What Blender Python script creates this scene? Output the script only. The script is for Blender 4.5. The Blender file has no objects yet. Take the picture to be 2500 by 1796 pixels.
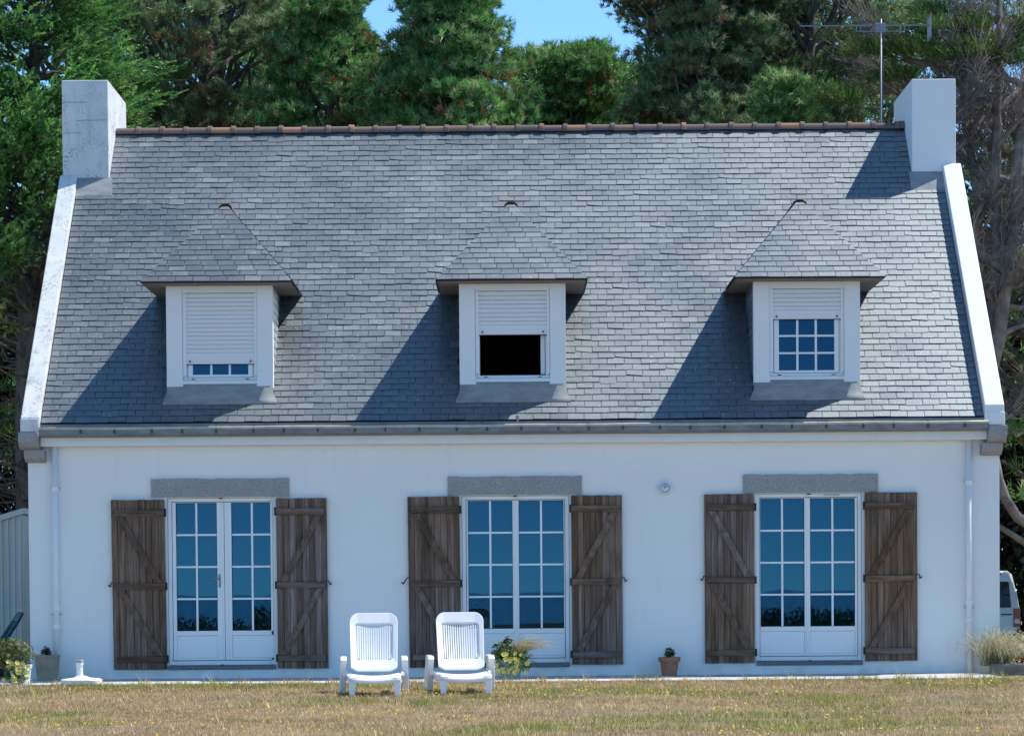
import bpy, math, random
import numpy as np
from mathutils import Vector, Matrix

random.seed(7)
RNG = np.random.default_rng(11)
scene = bpy.context.scene
col = scene.collection
R = math.radians

# ------------------------------------------------------------------ camera
PITCH = R(1.9); ROLL = 0.0075
fwd = Vector((0, math.cos(PITCH), -math.sin(PITCH)))
r0 = Vector((1, 0, 0)); u0 = r0.cross(fwd)
rt = r0 * math.cos(ROLL) - u0 * math.sin(ROLL)
up = u0 * math.cos(ROLL) + r0 * math.sin(ROLL)
cam_data = bpy.data.cameras.new('camera')
cam = bpy.data.objects.new('camera', cam_data)
col.objects.link(cam)
cam.matrix_world = Matrix(((rt.x, up.x, -fwd.x, 0.0), (rt.y, up.y, -fwd.y, -37.0),
                           (rt.z, up.z, -fwd.z, 1.105), (0, 0, 0, 1)))
cam_data.sensor_width = 36.0
cam_data.lens = 7030.0 / 2500.0 * 36.0
cam_data.shift_y = 779.0 / 2500.0
cam_data.clip_end = 8000
scene.camera = cam

# ------------------------------------------------------------------ sky, sun, exposure
TO_SUN = Vector((0.495, 0.178, 0.851)).normalized()
world = bpy.data.worlds.new('World'); scene.world = world
world.use_nodes = True
wn = world.node_tree; wn.nodes.clear()
sky = wn.nodes.new('ShaderNodeTexSky'); sky.sky_type = 'NISHITA'
sky.sun_disc = False
sky.sun_elevation = math.asin(TO_SUN.z)
sky.sun_rotation = math.atan2(TO_SUN.x, TO_SUN.y)
sky.altitude = 2000; sky.air_density = 0.4; sky.dust_density = 0.0; sky.ozone_density = 2.0
bg = wn.nodes.new('ShaderNodeBackground'); bg.inputs['Strength'].default_value = 0.15
wo = wn.nodes.new('ShaderNodeOutputWorld')
wb = wn.nodes.new('ShaderNodeMix'); wb.data_type = 'RGBA'; wb.blend_type = 'MULTIPLY'; wb.inputs[0].default_value = 1.0
wb.inputs[7].default_value = (0.83, 1.06, 1.0, 1)          # even white balance of the whole sky
wn.links.new(sky.outputs[0], wb.inputs[6]); wn.links.new(wb.outputs[2], bg.inputs['Color']); wn.links.new(bg.outputs[0], wo.inputs['Surface'])
sun_data = bpy.data.lights.new('sun', 'SUN'); sun_data.energy = 2.25; sun_data.angle = R(0.5)
sun_data.color = (1.0, 0.95, 0.87)
sun = bpy.data.objects.new('sun', sun_data); col.objects.link(sun)
sun.rotation_euler = TO_SUN.to_track_quat('Z', 'Y').to_euler()
sun.location = TO_SUN * 60
vs = scene.view_settings
vs.view_transform = 'Standard'; vs.look = 'None'; vs.gamma = 1.0; vs.use_curve_mapping = False
vs.exposure = 1.45

# ------------------------------------------------------------------ helpers
class MB:
    """collects shapes into one mesh"""
    def __init__(s): s.v = []; s.f = []
    def add(s, vs_, fs):
        o = len(s.v); s.v += [tuple(p) for p in vs_]; s.f += [tuple(i + o for i in f) for f in fs]; return s
    def box(s, x0, x1, y0, y1, z0, z1):
        return s.hexa([(x0, y0, z0), (x1, y0, z0), (x1, y1, z0), (x0, y1, z0), (x0, y0, z1), (x1, y0, z1), (x1, y1, z1), (x0, y1, z1)])
    def hexa(s, p):
        return s.add(p, [(0, 3, 2, 1), (4, 5, 6, 7), (0, 1, 5, 4), (1, 2, 6, 5), (2, 3, 7, 6), (3, 0, 4, 7)])
    def bar(s, a, b, w, t, nrm=(0, -1, 0)):
        a = Vector(a); b = Vector(b); d = (b - a).normalized(); n = Vector(nrm); n = (n - d * n.dot(d)).normalized(); q = d.cross(n)
        P = []
        for c in (a, b):
            for i, j in ((-1, -1), (1, -1), (1, 1), (-1, 1)): P.append(c + q * (w / 2 * i) + n * (t / 2 * j))
        return s.hexa(P)
    def tube(s, pts, rad, n=6, cap=True):
        pts = [Vector(p) for p in pts]
        if not hasattr(rad, '__len__'): rad = [rad] * len(pts)
        o = len(s.v); ref = None
        for i, p in enumerate(pts):
            d = (pts[min(i + 1, len(pts) - 1)] - pts[max(i - 1, 0)])
            d = d.normalized() if d.length > 1e-9 else Vector((0, 0, 1))
            if ref is None: ref = Vector((1, 0, 0)) if abs(d.x) < 0.8 else Vector((0, 1, 0))
            q = (ref - d * ref.dot(d)).normalized(); ref = q; w = d.cross(q)
            for k in range(n):
                a = 2 * math.pi * k / n; s.v.append(tuple(p + (q * math.cos(a) + w * math.sin(a)) * rad[i]))
        for i in range(len(pts) - 1):
            for k in range(n):
                k2 = (k + 1) % n; s.f.append((o + i * n + k, o + i * n + k2, o + (i + 1) * n + k2, o + (i + 1) * n + k))
        if cap:
            s.f.append(tuple(o + k for k in range(n))[::-1]); s.f.append(tuple(o + (len(pts) - 1) * n + k for k in range(n)))
        return s
    def lathe(s, c, prof, n=24, cap=True):
        o = len(s.v); c = Vector(c)
        for r, z in prof:
            for k in range(n):
                a = 2 * math.pi * k / n; s.v.append((c.x + r * math.cos(a), c.y + r * math.sin(a), c.z + z))
        m = len(prof)
        for i in range(m - 1):
            for k in range(n):
                k2 = (k + 1) % n; s.f.append((o + i * n + k, o + i * n + k2, o + (i + 1) * n + k2, o + (i + 1) * n + k))
        if cap:
            s.f.append(tuple(o + k for k in range(n))[::-1]); s.f.append(tuple(o + (m - 1) * n + k for k in range(n)))
        return s
    def extrude_x(s, prof, x0, x1):
        n = len(prof); P = [(x0, y, z) for y, z in prof] + [(x1, y, z) for y, z in prof]
        F = [(i, (i + 1) % n, n + (i + 1) % n, n + i) for i in range(n)] + [tuple(range(n))[::-1], tuple(range(n, 2 * n))]
        return s.add(P, F)
    def ring(s, outer, inner, tf, t):
        """plate with a hole: outer and inner loops of equal count in (u, v), tf(u, v, w) to world"""
        n = len(outer); P = []
        for w in (0, t):
            for L in (outer, inner): P += [tf(u, v, w) for u, v in L]
        F = []
        for i in range(n):
            j = (i + 1) % n
            F += [(i, j, n + j, n + i), (2 * n + i, 3 * n + i, 3 * n + j, 2 * n + j), (i, 2 * n + i, 2 * n + j, j), (n + i, n + j, 3 * n + j, 3 * n + i)]
        return s.add(P, F)
    def build(s, name, mat, parent=None, smooth=False, bevel=0.0, seg=2):
        me = bpy.data.meshes.new(name); me.from_pydata(s.v, [], s.f)
        bm_fix(me)
        me.materials.append(M[mat])
        if smooth: me.polygons.foreach_set('use_smooth', [True] * len(me.polygons))
        o = bpy.data.objects.new(name, me); col.objects.link(o)
        if parent is not None: child(o, parent)
        if bevel:
            b = o.modifiers.new('bevel', 'BEVEL'); b.width = bevel; b.segments = seg; b.limit_method = 'ANGLE'
        return o

import bmesh
def bm_fix(me):
    bm = bmesh.new(); bm.from_mesh(me); bmesh.ops.recalc_face_normals(bm, faces=bm.faces[:]); bm.to_mesh(me); bm.free()

def child(o, parent):
    o.parent = parent
    if parent.type == 'EMPTY': o.matrix_parent_inverse = parent.matrix_basis.inverted()

def tag(o, label=None, cat=None, group=None, kind=None):
    if label: o['label'] = label
    if cat: o['category'] = cat
    if group: o['group'] = group
    if kind: o['kind'] = kind
    return o

def thing(name, loc, label, cat, group=None, rz=0.0):
    o = bpy.data.objects.new(name, None); col.objects.link(o)
    o.empty_display_size = 0.2
    o.matrix_basis = Matrix.Translation(Vector(loc)) @ Matrix.Rotation(rz, 4, 'Z')
    return tag(o, label, cat, group)

def fast_mesh(name, V, F, mat, parent=None, colors=None, nper=3, smooth=False):
    """numpy mesh of equal polygons, optional colour per vertex"""
    me = bpy.data.meshes.new(name); nv = len(V); nf = len(F)
    me.vertices.add(nv); me.vertices.foreach_set('co', np.asarray(V, np.float32).ravel())
    me.loops.add(nf * nper); me.loops.foreach_set('vertex_index', np.asarray(F, np.int32).ravel())
    me.polygons.add(nf); me.polygons.foreach_set('loop_start', np.arange(0, nf * nper, nper, dtype=np.int32))
    me.polygons.foreach_set('loop_total', np.full(nf, nper, np.int32))
    if colors is not None:
        at = me.attributes.new('tint', 'FLOAT_COLOR', 'POINT')
        c4 = np.ones((nv, 4), np.float32); c4[:, :3] = colors; at.data.foreach_set('color', c4.ravel())
    me.update(calc_edges=True)
    me.materials.append(M[mat])
    if smooth: me.polygons.foreach_set('use_smooth', [True] * nf)
    o = bpy.data.objects.new(name, me); col.objects.link(o)
    if parent is not None: child(o, parent)
    return o

# ------------------------------------------------------------------ materials
M = {}
class NT:
    def __init__(s, name):
        m = bpy.data.materials.new(name); m.use_nodes = True; s.m = m; s.t = m.node_tree; s.t.nodes.clear()
        s.out = s.n('ShaderNodeOutputMaterial'); s.b = s.n('ShaderNodeBsdfPrincipled'); s.l(s.b.outputs[0], s.out.inputs['Surface']); M[name] = m
    def n(s, typ, **kw):
        n = s.t.nodes.new(typ)
        for k, v in kw.items(): setattr(n, k, v)
        return n
    def l(s, a, b): s.t.links.new(a, b)
    def pos(s):
        return s.n('ShaderNodeNewGeometry').outputs['Position']
    def noise(s, scale, vec=None, detail=4, rough=0.6, stretch=None):
        n = s.n('ShaderNodeTexNoise'); n.inputs['Scale'].default_value = scale; n.inputs['Detail'].default_value = detail; n.inputs['Roughness'].default_value = rough
        vec = vec or s.pos()
        if stretch:
            mp = s.n('ShaderNodeVectorMath', operation='MULTIPLY'); mp.inputs[1].default_value = stretch; s.l(vec, mp.inputs[0]); vec = mp.outputs[0]
        s.l(vec, n.inputs['Vector']); return n.outputs[0]
    def ramp(s, fac, stops):
        r = s.n('ShaderNodeValToRGB'); e = r.color_ramp.elements
        while len(e) < len(stops): e.new(0.5)
        for i, (p, c) in enumerate(stops):
            e[i].position = p; e[i].color = tuple(c) + (1,) if len(c) == 3 else c
        s.l(fac, r.inputs[0]); return r.outputs[0]
    def mix(s, fac, a, b, mode='MIX'):
        m = s.n('ShaderNodeMix', data_type='RGBA', blend_type=mode)
        for v, i in ((fac, 0), (a, 6), (b, 7)):
            if hasattr(v, 'links'): s.l(v, m.inputs[i])
            elif i == 0: m.inputs[0].default_value = v
            else: m.inputs[i].default_value = tuple(v) + (1,)
        return m.outputs[2]
    def math(s, op, a, b=0.0):
        m = s.n('ShaderNodeMath', operation=op)
        for v, i in ((a, 0), (b, 1)):
            if hasattr(v, 'links'): s.l(v, m.inputs[i])
            else: m.inputs[i].default_value = v
        return m.outputs[0]
    def rnd(s):
        """random value per piece: per island inside a joined mesh, per object otherwise"""
        g = s.n('ShaderNodeNewGeometry').outputs['Random Per Island']; o = s.n('ShaderNodeObjectInfo').outputs['Random']
        return s.math('FRACT', s.math('ADD', g, o))
    def color(s, c):
        if hasattr(c, 'links'): s.l(c, s.b.inputs['Base Color'])
        else: s.b.inputs['Base Color'].default_value = tuple(c) + (1,)
        return s
    def set(s, rough=0.6, spec=0.5, metal=0.0):
        if hasattr(rough, 'links'): s.l(rough, s.b.inputs['Roughness'])
        else: s.b.inputs['Roughness'].default_value = rough
        s.b.inputs['Specular IOR Level'].default_value = spec; s.b.inputs['Metallic'].default_value = metal; return s
    def bump(s, h, strength=0.3, dist=0.01):
        b = s.n('ShaderNodeBump'); b.inputs['Strength'].default_value = strength; b.inputs['Distance'].default_value = dist
        s.l(h, b.inputs['Height']); s.l(b.outputs[0], s.b.inputs['Normal']); return s

def mats():
    # painted render of the walls
    t = NT('render_white'); n1 = t.noise(0.9, detail=5); n2 = t.noise(120, detail=2)
    c = t.ramp(n1, [(0.3, (0.78, 0.785, 0.78)), (0.7, (0.83, 0.83, 0.82))])
    c = t.mix(t.ramp(t.noise(26, detail=3), [(0.70, (0, 0, 0)), (0.80, (0.3, 0.3, 0.3))]), c, (0.55, 0.53, 0.48))
    dr = t.ramp(t.noise(7, detail=4, stretch=(1, 1, 0.07)), [(0.60, (0, 0, 0)), (0.78, (0.22, 0.22, 0.22))]); c = t.mix(dr, c, (0.56, 0.53, 0.45))
    sp_ = t.n('ShaderNodeSeparateXYZ'); t.l(t.pos(), sp_.inputs[0]); low = t.ramp(sp_.outputs[2], [(0.0, (1, 1, 1)), (0.22, (0, 0, 0))])
    c = t.mix(t.math('MULTIPLY', low, t.ramp(t.noise(5, detail=5), [(0.42, (0, 0, 0)), (0.7, (0.55, 0.55, 0.55))])), c, (0.50, 0.46, 0.38))
    t.color(c).set(0.85, 0.25).bump(t.math('ADD', n2, t.noise(9, detail=4)), 0.30, 0.006)
    # fresh paint of the right chimney and verge
    t = NT('paint_white'); c = t.ramp(t.noise(2.2), [(0.3, (0.78, 0.785, 0.80)), (0.7, (0.82, 0.82, 0.83))])
    t.color(c).set(0.75, 0.3).bump(t.noise(90, detail=2), 0.15, 0.003)
    # weathered paint of the left chimney and verge: black mildew, hairline courses
    t = NT('paint_weathered'); base = t.ramp(t.noise(3.0), [(0.3, (0.62, 0.64, 0.65)), (0.7, (0.74, 0.75, 0.75))])
    spots = t.math('MULTIPLY', t.ramp(t.noise(3.2, detail=3), [(0.42, (0, 0, 0)), (0.66, (1, 1, 1))]), t.ramp(t.noise(30, detail=6, rough=0.75), [(0.5, (0, 0, 0)), (0.62, (1, 1, 1))]))
    c = t.mix(spots, base, (0.13, 0.135, 0.13))
    run = t.ramp(t.noise(9, detail=4, stretch=(1.0, 1.0, 0.12)), [(0.52, (0, 0, 0)), (0.75, (0.55, 0.55, 0.55))])
    c = t.mix(run, c, (0.34, 0.34, 0.32))
    lic = t.ramp(t.noise(16, detail=2), [(0.74, (0, 0, 0)), (0.77, (1, 1, 1))]); c = t.mix(lic, c, (0.40, 0.27, 0.08))
    t.color(c).set(0.9, 0.2).bump(t.noise(60, detail=4), 0.3, 0.005)
    t = NT('crack'); t.color((0.16, 0.16, 0.16)).set(0.9)
    # slates
    t = NT('slate'); r = t.rnd()
    c = t.ramp(r, [(0.0, (0.028, 0.035, 0.045)), (0.3, (0.036, 0.044, 0.055)), (0.62, (0.042, 0.050, 0.061)), (0.9, (0.048, 0.055, 0.066)), (1.0, (0.070, 0.078, 0.088))])
    big = t.ramp(t.noise(0.55, detail=3), [(0.35, (0.66, 0.68, 0.74)), (0.62, (1.08, 1.06, 1.04))]); c = t.mix(1.0, c, big, 'MULTIPLY')
    pur = t.ramp(t.noise(1.6, detail=4), [(0.56, (0, 0, 0)), (0.72, (0.45, 0.45, 0.45))]); c = t.mix(pur, c, (0.075, 0.060, 0.068))
    gr = t.noise(14, detail=5, rough=0.7); c = t.mix(1.0, c, t.ramp(gr, [(0.3, (0.72, 0.72, 0.73)), (0.7, (1.22, 1.22, 1.2))]), 'MULTIPLY')
    lic = t.ramp(t.noise(22, detail=2), [(0.69, (0, 0, 0)), (0.72, (0.9, 0.9, 0.9))]); c = t.mix(lic, c, (0.36, 0.28, 0.16))
    lic2 = t.ramp(t.noise(31, detail=2, stretch=(1, 1, 0.7)), [(0.685, (0, 0, 0)), (0.715, (0.9, 0.9, 0.9))]); c = t.mix(lic2, c, (0.50, 0.50, 0.48))
    rv = t.ramp(t.math('FRACT', t.math('MULTIPLY', r, 7.3)), [(0.0, (0.53, 0.53, 0.53)), (0.06, (0.46, 0.46, 0.46)), (0.25, (0.425, 0.425, 0.425)), (0.7, (0.405, 0.405, 0.405)), (1.0, (0.385, 0.385, 0.385))])
    rr = t.math('ADD', t.math('SUBTRACT', rv, 0.155), t.math('MULTIPLY', t.noise(0.62, detail=7, rough=0.68), 0.46))
    t.b.inputs['Specular Tint'].default_value = (0.83, 0.935, 1.0, 1)
    t.b.inputs['IOR'].default_value = 2.15; t.color(c).set(rr, 1.0).bump(t.noise(40, detail=4), 0.35, 0.004)
    t = NT('underlay'); t.color((0.025, 0.026, 0.03)).set(0.9)
    # granite
    t = NT('granite'); v = t.noise(75, detail=3, rough=0.8); c = t.ramp(v, [(0.32, (0.13, 0.135, 0.145)), (0.46, (0.30, 0.305, 0.315)), (0.6, (0.40, 0.39, 0.38)), (0.72, (0.58, 0.57, 0.56))])
    c = t.mix(t.ramp(t.noise(5, detail=3), [(0.4, (0, 0, 0)), (0.75, (0.5, 0.5, 0.5))]), c, (0.26, 0.255, 0.25)); t.color(c).set(0.8, 0.3).bump(t.noise(45, detail=4), 0.6, 0.008)
    t = NT('sill_stone'); c = t.ramp(t.noise(30, detail=4), [(0.3, (0.10, 0.105, 0.115)), (0.7, (0.20, 0.205, 0.22))]); t.color(c).set(0.8)
    # zinc
    t = NT('zinc'); c = t.ramp(t.noise(4, detail=5, stretch=(1, 1, 3)), [(0.3, (0.20, 0.215, 0.235)), (0.7, (0.34, 0.345, 0.345))]); t.color(c).set(0.72, 0.3, 0.0).bump(t.noise(3, detail=3), 0.35, 0.02)
    t = NT('zinc_dark'); c = t.ramp(t.noise(5, detail=5, stretch=(1, 1, 3)), [(0.3, (0.13, 0.148, 0.17)), (0.7, (0.24, 0.26, 0.28))]); t.color(c).set(0.5, 0.5, 0.2)
    t = NT('zinc_tan'); c = t.ramp(t.noise(7, detail=4), [(0.3, (0.38, 0.36, 0.31)), (0.7, (0.58, 0.53, 0.45))]); t.color(c).set(0.55, 0.4, 0.1)
    t = NT('bracket_metal'); t.color((0.10, 0.085, 0.07)).set(0.6, 0.5, 0.4)
    # terracotta ridge tile
    t = NT('ridge_clay'); r = t.rnd(); c = t.ramp(r, [(0.0, (0.15, 0.112, 0.105)), (0.5, (0.185, 0.132, 0.12)), (0.74, (0.205, 0.142, 0.122)), (0.9, (0.26, 0.155, 0.115)), (1.0, (0.40, 0.205, 0.125))])
    c = t.mix(t.ramp(t.noise(9, detail=4), [(0.68, (0, 0, 0)), (0.74, (0.8, 0.8, 0.8))]), c, (0.42, 0.16, 0.035))
    c = t.mix(t.ramp(t.noise(20, detail=4), [(0.5, (0, 0, 0)), (0.8, (0.6, 0.6, 0.6))]), c, (0.16, 0.14, 0.13)); t.color(c).set(0.85, 0.25)
    t = NT('lichen_clay'); c = t.ramp(t.noise(25, detail=4), [(0.4, (0.16, 0.11, 0.08)), (0.55, (0.40, 0.18, 0.06)), (0.7, (0.34, 0.30, 0.25))]); t.color(c).set(0.9, 0.2)
    # upvc
    t = NT('pvc_white'); t.color((0.80, 0.815, 0.83)).set(0.42, 0.4)
    t = NT('wood_trim_white'); c = t.ramp(t.noise(4, detail=3), [(0.3, (0.75, 0.755, 0.76)), (0.7, (0.81, 0.81, 0.81))]); t.color(c).set(0.6, 0.35)
    t = NT('shutter_pvc'); t.color((0.76, 0.77, 0.79)).set(0.5, 0.35)
    t = NT('gasket'); t.color((0.03, 0.03, 0.035)).set(0.6)
    t = NT('soffit_wood'); c = t.ramp(t.noise(18, detail=4, stretch=(0.3, 3, 1)), [(0.3, (0.13, 0.12, 0.11)), (0.7, (0.24, 0.225, 0.21))]); t.color(c).set(0.85)
    # weathered boards
    for nm, k in (('board', 1.7), ('ledge_board', 1.45), ('brace_board', 1.5)):
        t = NT(nm); r = t.rnd(); g = t.noise(28, detail=6, rough=0.7, stretch={'board': (1.0, 1.0, 0.045), 'ledge_board': (0.08, 1, 1), 'brace_board': (0.45, 0.45, 0.3)}[nm])
        c = t.ramp(g, [(0.25, (0.035 * k, 0.025 * k, 0.019 * k)), (0.45, (0.078 * k, 0.058 * k, 0.047 * k)), (0.62, (0.125 * k, 0.103 * k, 0.092 * k)), (0.8, (0.20 * k, 0.178 * k, 0.168 * k))])
        c = t.mix(1.0, c, t.ramp(r, [(0.0, (0.78, 0.69, 0.60)), (0.5, (1.06, 0.97, 0.90)), (1.0, (1.36, 1.32, 1.32))]), 'MULTIPLY')
        c = t.mix(1.0, c, t.ramp(t.noise(0.45, detail=1), [(0.35, (0.95, 0.98, 1.06)), (0.6, (1.0, 0.86, 0.72))]), 'MULTIPLY')
        st = t.ramp(t.noise(1.7, detail=4, stretch=(3, 1, 0.5)), [(0.55, (0, 0, 0)), (0.68, (0.75, 0.75, 0.75))]); c = t.mix(st, c, (0.062, 0.040, 0.027))
        t.color(c).set(0.85, 0.25).bump(g, 0.5, 0.006)
    t = NT('worn_edge'); c = t.ramp(t.noise(14, detail=4, stretch=(1, 1, 0.6)), [(0.42, (0.06, 0.035, 0.03)), (0.5, (0.22, 0.10, 0.085)), (0.66, (0.42, 0.33, 0.29))]); t.color(c).set(0.85)
    t = NT('iron'); t.color((0.018, 0.018, 0.021)).set(0.6, 0.4, 0.3)
    t = NT('rusty_iron'); t.color((0.06, 0.03, 0.02)).set(0.8)
    # glass: mirror film over clear glass, the dark rooms show through
    t = NT('glass'); t.t.nodes.remove(t.b)
    gl = t.n('ShaderNodeBsdfGlossy'); gl.inputs['Roughness'].default_value = 0.008; gl.inputs['Color'].default_value = (0.15, 0.50, 0.86, 1)
    tr = t.n('ShaderNodeBsdfTransparent'); tr.inputs['Color'].default_value = (0.62, 0.72, 0.76, 1)
    fr = t.n('ShaderNodeFresnel'); fr.inputs['IOR'].default_value = 1.75
    nb = t.n('ShaderNodeBump'); nb.inputs['Strength'].default_value = 0.015; nb.inputs['Distance'].default_value = 0.02; t.l(t.noise(1.6, detail=1), nb.inputs['Height'])
    t.l(nb.outputs[0], gl.inputs['Normal'])
    mx = t.n('ShaderNodeMixShader'); t.l(fr.outputs[0], mx.inputs[0]); t.l(tr.outputs[0], mx.inputs[1]); t.l(gl.outputs[0], mx.inputs[2]); t.l(mx.outputs[0], t.out.inputs['Surface'])
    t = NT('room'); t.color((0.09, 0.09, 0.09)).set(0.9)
    t = NT('interior_wood'); t.color((0.13, 0.085, 0.055)).set(0.5)
    t = NT('curtain'); t.color((0.45, 0.46, 0.48)).set(0.9)
    # resin furniture
    t = NT('resin_white'); c = t.ramp(t.noise(6, detail=3), [(0.3, (0.77, 0.775, 0.78)), (0.7, (0.82, 0.82, 0.82))])
    sc = t.ramp(t.noise(38, detail=3), [(0.69, (0, 0, 0)), (0.76, (0.4, 0.4, 0.4))]); c = t.mix(sc, c, (0.50, 0.40, 0.30)); t.color(c).set(0.45, 0.4)
    t = NT('resin_stain'); t.color((0.42, 0.27, 0.17)).set(0.6)
    t = NT('resin_green'); t.color((0.012, 0.05, 0.05)).set(0.45, 0.4)
    # pots
    t = NT('terracotta'); c = t.ramp(t.noise(20, detail=4), [(0.3, (0.36, 0.15, 0.085)), (0.7, (0.46, 0.21, 0.13))]); t.color(c).set(0.85, 0.25)
    t = NT('pot_beige'); c = t.ramp(t.noise(7, detail=4), [(0.3, (0.26, 0.215, 0.15)), (0.7, (0.36, 0.305, 0.22))]); t.color(c).set(0.8, 0.3)
    t = NT('pot_grey'); t.color((0.25, 0.32, 0.36)).set(0.5, 0.4)
    t = NT('pot_white'); t.color((0.66, 0.70, 0.74)).set(0.5, 0.4)
    t = NT('soil'); t.color((0.035, 0.025, 0.018)).set(0.95)
    t = NT('bed_stone'); c = t.ramp(t.noise(6, detail=6), [(0.3, (0.13, 0.115, 0.095)), (0.55, (0.24, 0.215, 0.175)), (0.75, (0.34, 0.32, 0.28))]); t.color(c).set(0.9, 0.2).bump(t.noise(18, detail=5), 0.6, 0.02)
    t = NT('concrete'); c = t.ramp(t.noise(5, detail=6), [(0.3, (0.44, 0.43, 0.41)), (0.7, (0.58, 0.57, 0.55))]); t.color(c).set(0.9, 0.2).bump(t.noise(50, detail=3), 0.3, 0.004)
    # foliage and grass with a colour per leaf
    for nm, tl in (('foliage', 0.38), ('grass', 0.30), ('petal', 0.3), ('dry_grass', 0.35)):
        t = NT(nm); a = t.n('ShaderNodeAttribute', attribute_name='tint'); t.t.nodes.remove(t.b)
        d = t.n('ShaderNodeBsdfDiffuse'); tr = t.n('ShaderNodeBsdfTranslucent'); mx = t.n('ShaderNodeMixShader'); mx.inputs[0].default_value = tl
        t.l(a.outputs['Color'], d.inputs['Color']); t.l(a.outputs['Color'], tr.inputs['Color'])
        t.l(d.outputs[0], mx.inputs[1]); t.l(tr.outputs[0], mx.inputs[2])
        gl = t.n('ShaderNodeBsdfGlossy'); gl.inputs['Roughness'].default_value = 0.45; m2 = t.n('ShaderNodeMixShader'); m2.inputs[0].default_value = 0.035
        t.l(mx.outputs[0], m2.inputs[1]); t.l(gl.outputs[0], m2.inputs[2]); t.l(m2.outputs[0], t.out.inputs['Surface'])
    t = NT('bark'); c = t.ramp(t.noise(9, detail=6, stretch=(1, 1, 0.3)), [(0.3, (0.06, 0.05, 0.042)), (0.7, (0.17, 0.15, 0.135))]); t.color(c).set(0.95, 0.15).bump(t.noise(14, detail=5, stretch=(1, 1, 0.3)), 0.8, 0.03)
    t = NT('dead_wood'); c = t.ramp(t.noise(5, detail=4), [(0.3, (0.12, 0.098, 0.086)), (0.7, (0.29, 0.25, 0.225))]); t.color(c).set(0.95, 0.15)
    # ground
    t = NT('lawn_soil'); c = t.ramp(t.noise(1.3, detail=8, rough=0.7), [(0.3, (0.16, 0.125, 0.07)), (0.5, (0.25, 0.19, 0.11)), (0.7, (0.35, 0.265, 0.165))])
    t.color(c).set(1.0, 0.1).bump(t.noise(25, detail=5), 0.6, 0.03)
    t = NT('sea_water'); t.color((0.01, 0.045, 0.085)).set(0.12, 0.5).bump(t.noise(0.8, detail=4), 0.5, 0.1)
    # metal shed, van, aerial, lamp
    t = NT('shed_metal'); c = t.ramp(t.noise(2, detail=4, stretch=(1, 1, 0.3)), [(0.3, (0.50, 0.50, 0.46)), (0.7, (0.60, 0.60, 0.56))]); t.color(c).set(0.6, 0.35)
    t = NT('van_paint'); t.color((0.66, 0.70, 0.74)).set(0.3, 0.5)
    t = NT('van_glass'); t.color((0.012, 0.014, 0.018)).set(0.05, 0.6)
    t = NT('black_plastic'); t.color((0.022, 0.023, 0.026)).set(0.55)
    t = NT('lamp_red'); t.color((0.24, 0.015, 0.012)).set(0.2)
    t = NT('lamp_clear'); t.color((0.55, 0.53, 0.52)).set(0.2)
    t = NT('rubber'); t.color((0.015, 0.015, 0.016)).set(0.85)
    t = NT('rim_grey'); t.color((0.3, 0.3, 0.31)).set(0.4, 0.5, 0.6)
    t = NT('galvanised'); t.color((0.20, 0.22, 0.25)).set(0.5, 0.5, 0.4)
    t = NT('lamp_white'); t.color((0.66, 0.67, 0.68)).set(0.4)
    t = NT('lamp_glass'); t.color((0.62, 0.66, 0.70)).set(0.25)
mats()

# ------------------------------------------------------------------ ground, patio, sea
def ground_z(y):
    if y > 8: return -0.02 * (y - 8)
    if y < -62: return -0.14 * (-62 - y) if y > -120 else -8.1
    return 0.0
ys = [-3000, -600, -120, -100, -80, -70, -62, -40, -20, -10, -2, 8, 20, 40, 80, 200, 600, 3000]
xs = [-3000, -600, -120, -40, -20, -10, 0, 10, 20, 40, 120, 600, 3000]
b = MB(); b.v = [(x, y, ground_z(min(y, 80))) for y in ys for x in xs]
b.f = [(j * len(xs) + i, j * len(xs) + i + 1, (j + 1) * len(xs) + i + 1, (j + 1) * len(xs) + i) for j in range(len(ys) - 1) for i in range(len(xs) - 1)]
tag(b.build('lawn', 'lawn_soil'), kind='structure')
tag(MB().add([(-6000, -6000, -3), (6000, -6000, -3), (6000, -70, -3), (-6000, -70, -3)], [(0, 1, 2, 3)]).build('sea', 'sea_water'), kind='structure')
b = MB()
x = -6.75
while x < 5.95:      # cast slabs with open joints
    x1 = min(x + 2.1 + random.uniform(-.02, .02), 6.02); b.box(x, x1 - 0.012, -2.05 + random.uniform(-.012, .012), -0.004, -0.06, 0.022); x = x1
tag(b.build('patio', 'concrete', bevel=0.008), kind='structure')

# ------------------------------------------------------------------ the house
house = thing('house', (0.04, 0, 0), 'white rendered house with a slate roof, three dormers and brown wooden shutters', 'house')
WX0, WX1 = -6.185, 6.272
SL = 1.0224
def roof_z(y): return 3.285 + SL * (y + 0.25)
NRM = Vector((0, -SL, 1)).normalized()          # normal of the front slope
ALONG = Vector((0, 1, SL)).normalized()         # up the slope
DOORS = [(-4.41, -3.03), (-0.63, 0.75), (3.145, 4.51)]
DZ0, DZ1 = 0.187, 2.337

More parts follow.
